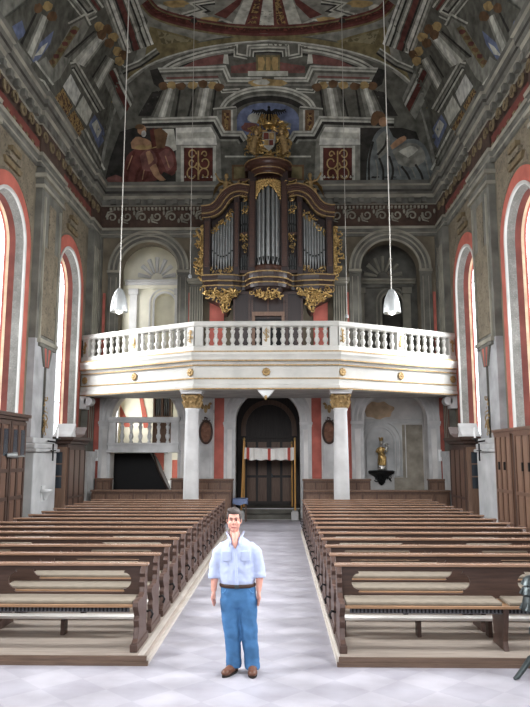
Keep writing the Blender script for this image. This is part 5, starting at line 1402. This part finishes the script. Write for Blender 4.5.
EN = [(158, 67.5), (226, 65), (231, 77), (262, 77)]
paint('painted_entablature', both(stripes(EN, [(1.8, 'lt'), (1.2, 'md'), (1.8, 'lt'), (2.4, 'dk'), (1.4, 'md')], 1)
      + [([(160, 75), (221, 73), (226, 86), (165, 87)], 'md'), ([(166, 77), (218, 75.5), (219, 77.5), (167, 79)], 'rose')] + stripes([(164, 80), (219, 78.5), (224, 89), (240, 88)], [(1.5, 'lt'), (1.3, 'dk'), (1.2, 'lt')], 1)
      + [([(150, 70), (158, 68), (166, 84), (160, 88), (154, 84)], 'bk')]))
C1 = both(column([(164, 88), (181, 88), (177, 117), (151, 117)], ['dk', 'md', 'md', 'lt', 'hi', 'lt', 'md', 'md', 'dk', 'dk', 'bk']))
C2 = both(column([(194, 88), (217, 88), (213, 117), (187, 117)], ['bk', 'dk', 'dk', 'md', 'md', 'lt', 'hi', 'lt', 'md', 'md', 'dk', 'bk']))
paint('painted_shade', both([([(152, 92), (163, 90), (151, 116), (138, 116)], 'bk')]))
paint('painted_column', C1); paint('painted_column', C2)
def blob(c, rx, ry, n=14, wob=.18, seed=0):
    r = random.Random(seed); return [(c[0] + rx * (1 + wob * r.uniform(-1, 1)) * math.cos(2 * PI * i / n), c[1] + ry * (1 + wob * r.uniform(-1, 1)) * math.sin(2 * PI * i / n)) for i in range(n)]
caps = []
for i, (x, y) in enumerate(((164, 86), (172, 85), (181, 86), (193, 85), (203, 84), (213, 85), (219, 87))): caps.append((blob((x, y), 5, 4, seed=i), 'oc' if i % 2 else 'br'))
for cap_ in (caps[:3], caps[3:]) if len(caps) == 7 else (caps[:5], caps[5:8], caps[8:]): paint('painted_capital', both(cap_))
# centre arch with its sky
IN = curve([(237, 135), (237, 118), (243, 109), (254, 104), (268, 102.5)], 3); INF = IN + MX(IN)[1:]
paint('painted_sky', [(INF, 'bl'), (blob((262, 118), 14, 6, seed=3), 'lt'), (blob((282, 126), 10, 5, seed=4), 'md'), (blob((250, 127), 9, 5, seed=5), 'rose'), ])
OUT = curve([(219, 108), (226, 98), (240, 90), (254, 86.5), (268, 85.5)], 3)
paint('painted_arch', both(stripes(OUT, [(2, 'lt'), (1.3, 'md'), (1.8, 'lt'), (3, 'dk'), (2, 'md'), (5, 'bk')], 1)) + [(blob((268, 83), 20, 4.5, 18, .15, 9), 'oc'), (blob((262, 82), 8, 3, 12, .2, 10), 'lt')])
paint('painted_jamb', both([([(217, 107), (237, 107), (237, 137), (217, 137)], 'md'), ([(222, 110), (231, 110), (231, 133), (222, 133)], 'br'), ([(224, 113), (229, 113), (228, 130), (225, 130)], 'scroll'), ([(231, 110), (233, 110), (233, 135), (231, 135)], 'lt')])
      + both(stripes([(213, 108), (236, 106)], [(1.5, 'lt'), (1.4, 'dk')], 1)))
# pedestals under the columns, stepped towards the middle
paint('painted_pedestal', both([([(172, 126), (222, 124), (238, 186), (176, 186)], 'md'), ([(220, 134), (240, 134), (247, 186), (222, 186)], 'dk'), ([(174, 128), (215, 127), (217, 145), (174, 145)], 'hi'), ([(177, 133), (214, 132), (215, 138), (177, 139)], 'lt'),
      ([(181, 146), (216, 146), (216, 184), (181, 184)], 'lt'), ([(184, 148), (213, 148), (213, 182), (184, 182)], 'rk'), ([(228, 160), (268, 160), (268, 186), (228, 186)], 'dk'), ([(232, 165), (262, 165), (262, 181), (232, 181)], 'br'), ([(234, 167), (260, 167), (260, 179), (234, 179)], 'ol')] + scroll(186, 211, 150, 181))
      + both(stripes([(142, 118), (217, 116), (225, 131), (243, 131), (248, 139)], [(2, 'lt'), (1.5, 'md'), (2, 'lt'), (3, 'bk'), (2, 'md')], 1)) + both(stripes([(225, 156), (268, 156)], [(1.6, 'lt'), (1.5, 'dk')], 1)))
# seated figures
paint('painted_niche', both([([(104, 186), (110, 160), (120, 132), (134, 128), (176, 128), (176, 186)], 'bk')]))
def folds(lines, pig, w):
    out = []
    for L in lines: out += stripes(curve(L, 3), [(w, pig)], 1)
    return out
paint('painted_saint', [([(160, 129), (174, 129), (177, 150), (168, 154)], 'lt'), ([(102, 185), (108, 178), (116, 175), (124, 178), (125, 185)], 'rose'),
      (curve([(121, 184), (124, 170), (127, 157), (134, 150), (146, 146), (156, 148), (165, 146), (172, 149), (176, 158), (177, 170), (172, 176), (164, 172), (158, 180), (150, 182), (136, 184)], 2), 'rd'),
      (curve([(140, 156), (147, 149), (154, 152), (159, 166), (152, 172), (143, 170)], 2), 'rose'), (curve([(159, 154), (166, 149), (172, 153), (174, 166), (167, 172)], 2), 'rose'), (curve([(146, 153), (150, 151), (154, 160), (149, 165)], 2), 'skin')]
      + folds([[(136, 152), (131, 166), (128, 182)], [(142, 168), (138, 176), (137, 183)], [(158, 152), (160, 162), (156, 172)], [(150, 172), (148, 178), (144, 183)]], 'rk', 2.4) + folds([[(133, 156), (128, 170)], [(166, 156), (170, 168)], [(145, 170), (143, 180)]], 'skin', 1)
      + [(curve([(131, 143), (136, 137), (143, 138), (150, 141), (154, 147), (148, 150), (138, 150), (132, 149)], 2), 'skin'), (curve([(134, 148), (140, 150), (152, 149), (160, 146), (158, 143), (148, 146), (140, 145)], 2), 'oc'),
         ([(150, 130), (155, 128), (159, 146), (152, 148)], 'rk'), ([(154, 130), (161, 128), (168, 134), (165, 148), (157, 149)], 'br'), (blob((142, 130), 4.6, 5.4, seed=7, wob=.08), 'skin'), (blob((144, 134), 2.6, 3.4, seed=8, wob=.1), 'wh'), (blob((140, 127), 4.6, 2.6, seed=9, wob=.1), 'br'),
         (curve([(150, 168), (156, 164), (160, 174), (166, 180), (160, 181), (154, 176)], 2), 'skin')])
paint('painted_saint', [(curve([(366, 183), (367, 162), (370, 148), (374, 136), (380, 129), (388, 127), (393, 137), (402, 140), (414, 139), (424, 145), (430, 158), (433, 170), (436, 183)], 2), 'robe'),
      (curve([(376, 140), (384, 131), (390, 140), (387, 152), (378, 160)], 2), 'md'), (curve([(392, 152), (404, 144), (416, 144), (424, 152), (424, 162), (410, 168), (398, 164)], 2), 'md'), (curve([(398, 152), (410, 146), (418, 150), (408, 158)], 2), 'lt')]
      + folds([[(374, 142), (370, 160), (370, 182)], [(380, 158), (384, 170), (384, 182)], [(390, 156), (394, 170), (392, 182)], [(402, 166), (408, 174), (412, 183)], [(416, 164), (422, 174), (424, 183)], [(388, 134), (386, 146), (378, 156)]], 'bk', 2.2)
      + folds([[(376, 160), (378, 172), (377, 182)], [(398, 166), (401, 176)], [(412, 168), (416, 178)], [(426, 160), (430, 178)]], 'md', 1.2)
      + [(curve([(390, 146), (396, 140), (404, 136), (406, 140), (398, 146), (392, 150)], 2), 'skin'), (blob((378, 117), 7, 6, seed=6, wob=.1), 'br'), (blob((383, 122), 4.6, 5, seed=7, wob=.08), 'skin'), (blob((374, 121), 4, 5, seed=12, wob=.1), 'br')])
# --- oval ring
RG = curve([(140, 5), (150, 16), (168, 24), (200, 31.5), (235, 36.5), (268, 38)], 3); RGF = RG + MX(RG)[1:]
inner = [(p[0] + (268 - p[0]) * .04, p[1] - 11) for p in RGF]
paint('painted_dome', [(inner + [(396, -30), (140, -30)], 'md')])
ribs = [([(244, 26), (259, 26), (265, -14), (258, -14)], 'rd'), ([(274, 26), (289, 26), (279, -14), (272, -14)], 'rd'), ([(247, 24), (256, 24), (262, -10), (259, -10)], 'scroll'), ([(277, 24), (286, 24), (277, -10), (274, -10)], 'scroll'),
        ([(259, 26), (274, 26), (272, -14), (265, -14)], 'lt'), ([(232, 24), (244, 26), (258, -14), (250, -14)], 'lt'), ([(289, 26), (302, 24), (288, -14), (279, -14)], 'lt'), ([(226, 18), (240, 4), (244, -6), (224, 8), (214, 14)], 'rd'), ([(310, 18), (296, 4), (292, -6), (312, 8), (322, 14)], 'rd')]
paint('painted_rib', ribs)
paint('painted_gallery', both(stripes([(176, 14), (196, 8), (188, 2), (214, -3)], [(2, 'lt'), (1.5, 'dk'), (1.6, 'lt'), (2, 'bk')], 1) + stripes([(196, 22), (222, 18), (232, 22), (238, 26)], [(2, 'lt'), (1.5, 'dk'), (1.5, 'lt')], 1)
      + [(blob((176, 3), 12, 4, seed=2), 'oc'), (blob((210, 19), 10, 3, seed=3), 'oc'), (blob((160, 8), 8, 4, seed=4), 'lt'), (blob((200, 14), 8, 3, seed=11), 'lt')]))
paint('painted_ring', stripes(RGF, [(2, 'ol'), (2.6, 'rd'), (2.2, 'rk'), (3, 'ring'), (1.5, 'ol'), (2, 'rd')], -1) + both([(blob((194, 20), 3.6, 2.6, seed=1), 'bk')]))
# --- side vaults (one side drawn, the other mirrored)
sidebase = [([(0, 20), (40, -10), (128, -10), (148, 20), (134, 60), (114, 110), (103, 150), (98, 184), (36, 84), (0, 40)], 'dk')]
paint('painted_vault', both(sidebase))
paint('painted_cornice', both(stripes([(98, -10), (122, 55)], [(2.5, 'md'), (2, 'lt'), (1.5, 'dk'), (3.5, 'hi'), (2, 'md'), (2, 'bk'), (5.5, 'rd'), (1.5, 'dk'), (2.5, 'lt'), (2, 'md'), (2, 'bk'), (3, 'lt'), (1.5, 'dk'), (2.5, 'hi')], -1)
      + stripes([(118, 58), (124, 66), (138, 60), (156, 47)], [(1.5, 'lt'), (2, 'dk'), (2, 'md'), (2, 'bk')], 1)))
paint('painted_cornice', both(stripes([(60, -8), (84, 22), (96, 16)], [(1.5, 'lt'), (2, 'dk'), (2, 'md'), (1.5, 'lt'), (2, 'bk'), (3, 'md')], -1) + stripes([(78, -10), (94, 12)], [(2, 'lt'), (1.5, 'dk'), (3, 'rd'), (2, 'dk'), (2, 'lt')], -1)))
paint('painted_pilaster', both([([(108, 66), (120, 62), (134, 108), (126, 122)], 'dk'), ([(107, 71), (111.5, 69), (130, 106), (127, 112)], 'rk'), ([(112, 68), (114, 67), (132, 104), (131, 107)], 'lt'), ([(116, 66), (119, 65), (134, 98), (133, 102)], 'md'), ([(102, 80), (106, 74), (126, 113), (121, 120)], 'md')]))
paint('painted_soffit', both([([(43, 72), (70, 24), (82, 18), (88, 26), (58, 78), (50, 84)], 'md'), ([(46, 64), (72, 24), (78, 28), (52, 68)], 'ol')]
      + [(blob((50 + 4.4 * i, 62 - 6.2 * i), 3.4, 2.6, 8, .2, i), 'rd' if i % 2 else 'br') for i in range(6)] + stripes([(66, 22), (84, 12), (90, 24)], [(2, 'lt'), (2, 'dk'), (2, 'md')], 1)))
for k_ in ([(29, 58), (36, 44), (52, 30), (48, 44), (38, 58), (32, 64)], [(87, 124.5), (93, 114), (102, 128), (104, 138), (97, 148)], [(10, 26), (20, 20), (24, 34), (16, 40)]): paint('painted_sky', both([(k_, 'bl')]))
paint('painted_cloud', both([([(90, 124), (95, 119), (100, 130), (96, 138)], 'lt')])); paint('painted_cloud', both([([(32, 56), (40, 46), (46, 42), (40, 54)], 'lt')]))
for c_, pg in (([(84, 67), (62, 56), (92, 30), (106, 37)], ['md', 'lt', 'hi', 'hi', 'lt', 'lt', 'md', 'md', 'dk', 'bk']), ([(98, 90), (90, 76), (104, 54), (114, 60)], ['md', 'lt', 'hi', 'lt', 'md', 'md', 'dk', 'bk']), ([(31, 60), (18, 42), (34, 10), (47, 18)], ['md', 'lt', 'lt', 'md', 'dk', 'dk', 'bk'])):
    paint('painted_column', both(column(c_, pg)))
caps = [(blob((x, y), 5, 5, seed=i), g) for i, (x, y, g) in enumerate(((98, 26, 'oc'), (106, 28, 'br'), (112, 36, 'oc'), (108, 42, 'br'), (100, 34, 'br'), (116, 50, 'oc'), (122, 54, 'br'), (118, 60, 'oc'), (36, 8, 'br'), (46, 6, 'oc'), (50, 16, 'br')))]
for cap_ in (caps[:3], caps[3:]) if len(caps) == 7 else (caps[:5], caps[5:8], caps[8:]): paint('painted_capital', both(cap_))
paint('painted_pedestal', both([([(61, 86), (69, 73.6), (79, 93), (73.6, 106)], 'wh'), ([(73.6, 108.7), (81.5, 95), (90.6, 112), (85, 125.6)], 'lt'), ([(53, 97), (61, 88), (71, 106), (65.6, 115.5)], 'scroll'), ([(64.5, 118), (72.5, 110), (82.6, 128), (77, 138)], 'scroll'), ([(36, 62), (44, 56), (54, 74), (46, 84)], 'md'), ([(0, 34), (6, 28), (30, 62), (24, 70)], 'md')]
      + stripes([(68, 62), (75, 60), (103, 108)], [(2, 'lt'), (1.5, 'dk'), (2, 'md'), (1.5, 'bk'), (1.8, 'lt')], 1) + stripes([(84, 128), (106, 170)], [(2, 'lt'), (2, 'dk'), (2, 'md')], 1) + stripes([(34, 60), (52, 84)], [(2, 'lt'), (2, 'dk')], 1)))
paint('painted_base', both(stripes([(36, 77), (42, 80), (103, 178)], [(2, 'lt'), (1.5, 'dk'), (2.2, 'lt'), (2, 'ol'), (2, 'dk')], 1) + stripes([(-2, 30), (36, 84)], [(2, 'lt'), (3, 'md'), (2, 'dk')], 1)))
# ------------------------------------------------------------------ daylight and camera
wd = bpy.data.worlds.new('sky'); scene.world = wd; wd.use_nodes = True
bg = wd.node_tree.nodes['Background']; bg.inputs['Color'].default_value = (.80, .87, 1, 1); bg.inputs['Strength'].default_value = SKY
# tall chancel windows behind the photographer
for x, e in ((-3.4, CH_E), (3.4, CH_E * .8)):
    ld = bpy.data.lights.new('chancel_window_daylight', 'AREA'); ld.shape = 'RECTANGLE'; ld.size = 2.6; ld.size_y = 6.5; ld.energy = e; ld.color = (.95, .97, 1.0); ld.spread = math.radians(110)
    lo = bpy.data.objects.new('chancel_window_daylight', ld); COL.objects.link(lo); lo.location = (x, -3.6, 8.5)
    lo.rotation_euler = (Vector((-x * .15, 24, 4.2)) - Vector((x, -3.6, 8.5))).to_track_quat('-Z', 'Y').to_euler()
cd = bpy.data.cameras.new('camera'); cam = bpy.data.objects.new('camera', cd); COL.objects.link(cam)
cd.sensor_fit = 'AUTO'; cd.sensor_width = 36; cd.lens = F / 707 * 36; cd.clip_end = 200
cam.location = CAM; cam.rotation_euler = (PI / 2 + TH, 0, YAW); scene.camera = cam
scene.view_settings.view_transform = 'Standard'; scene.view_settings.look = 'None'; scene.view_settings.gamma = 1; scene.view_settings.use_curve_mapping = False
scene.view_settings.exposure = EXPO
scene.cycles.use_denoising = True; scene.cycles.max_bounces = 8; scene.cycles.diffuse_bounces = 5; scene.cycles.caustics_reflective = False; scene.cycles.caustics_refractive = False
scene.cycles.sample_clamp_indirect = 6
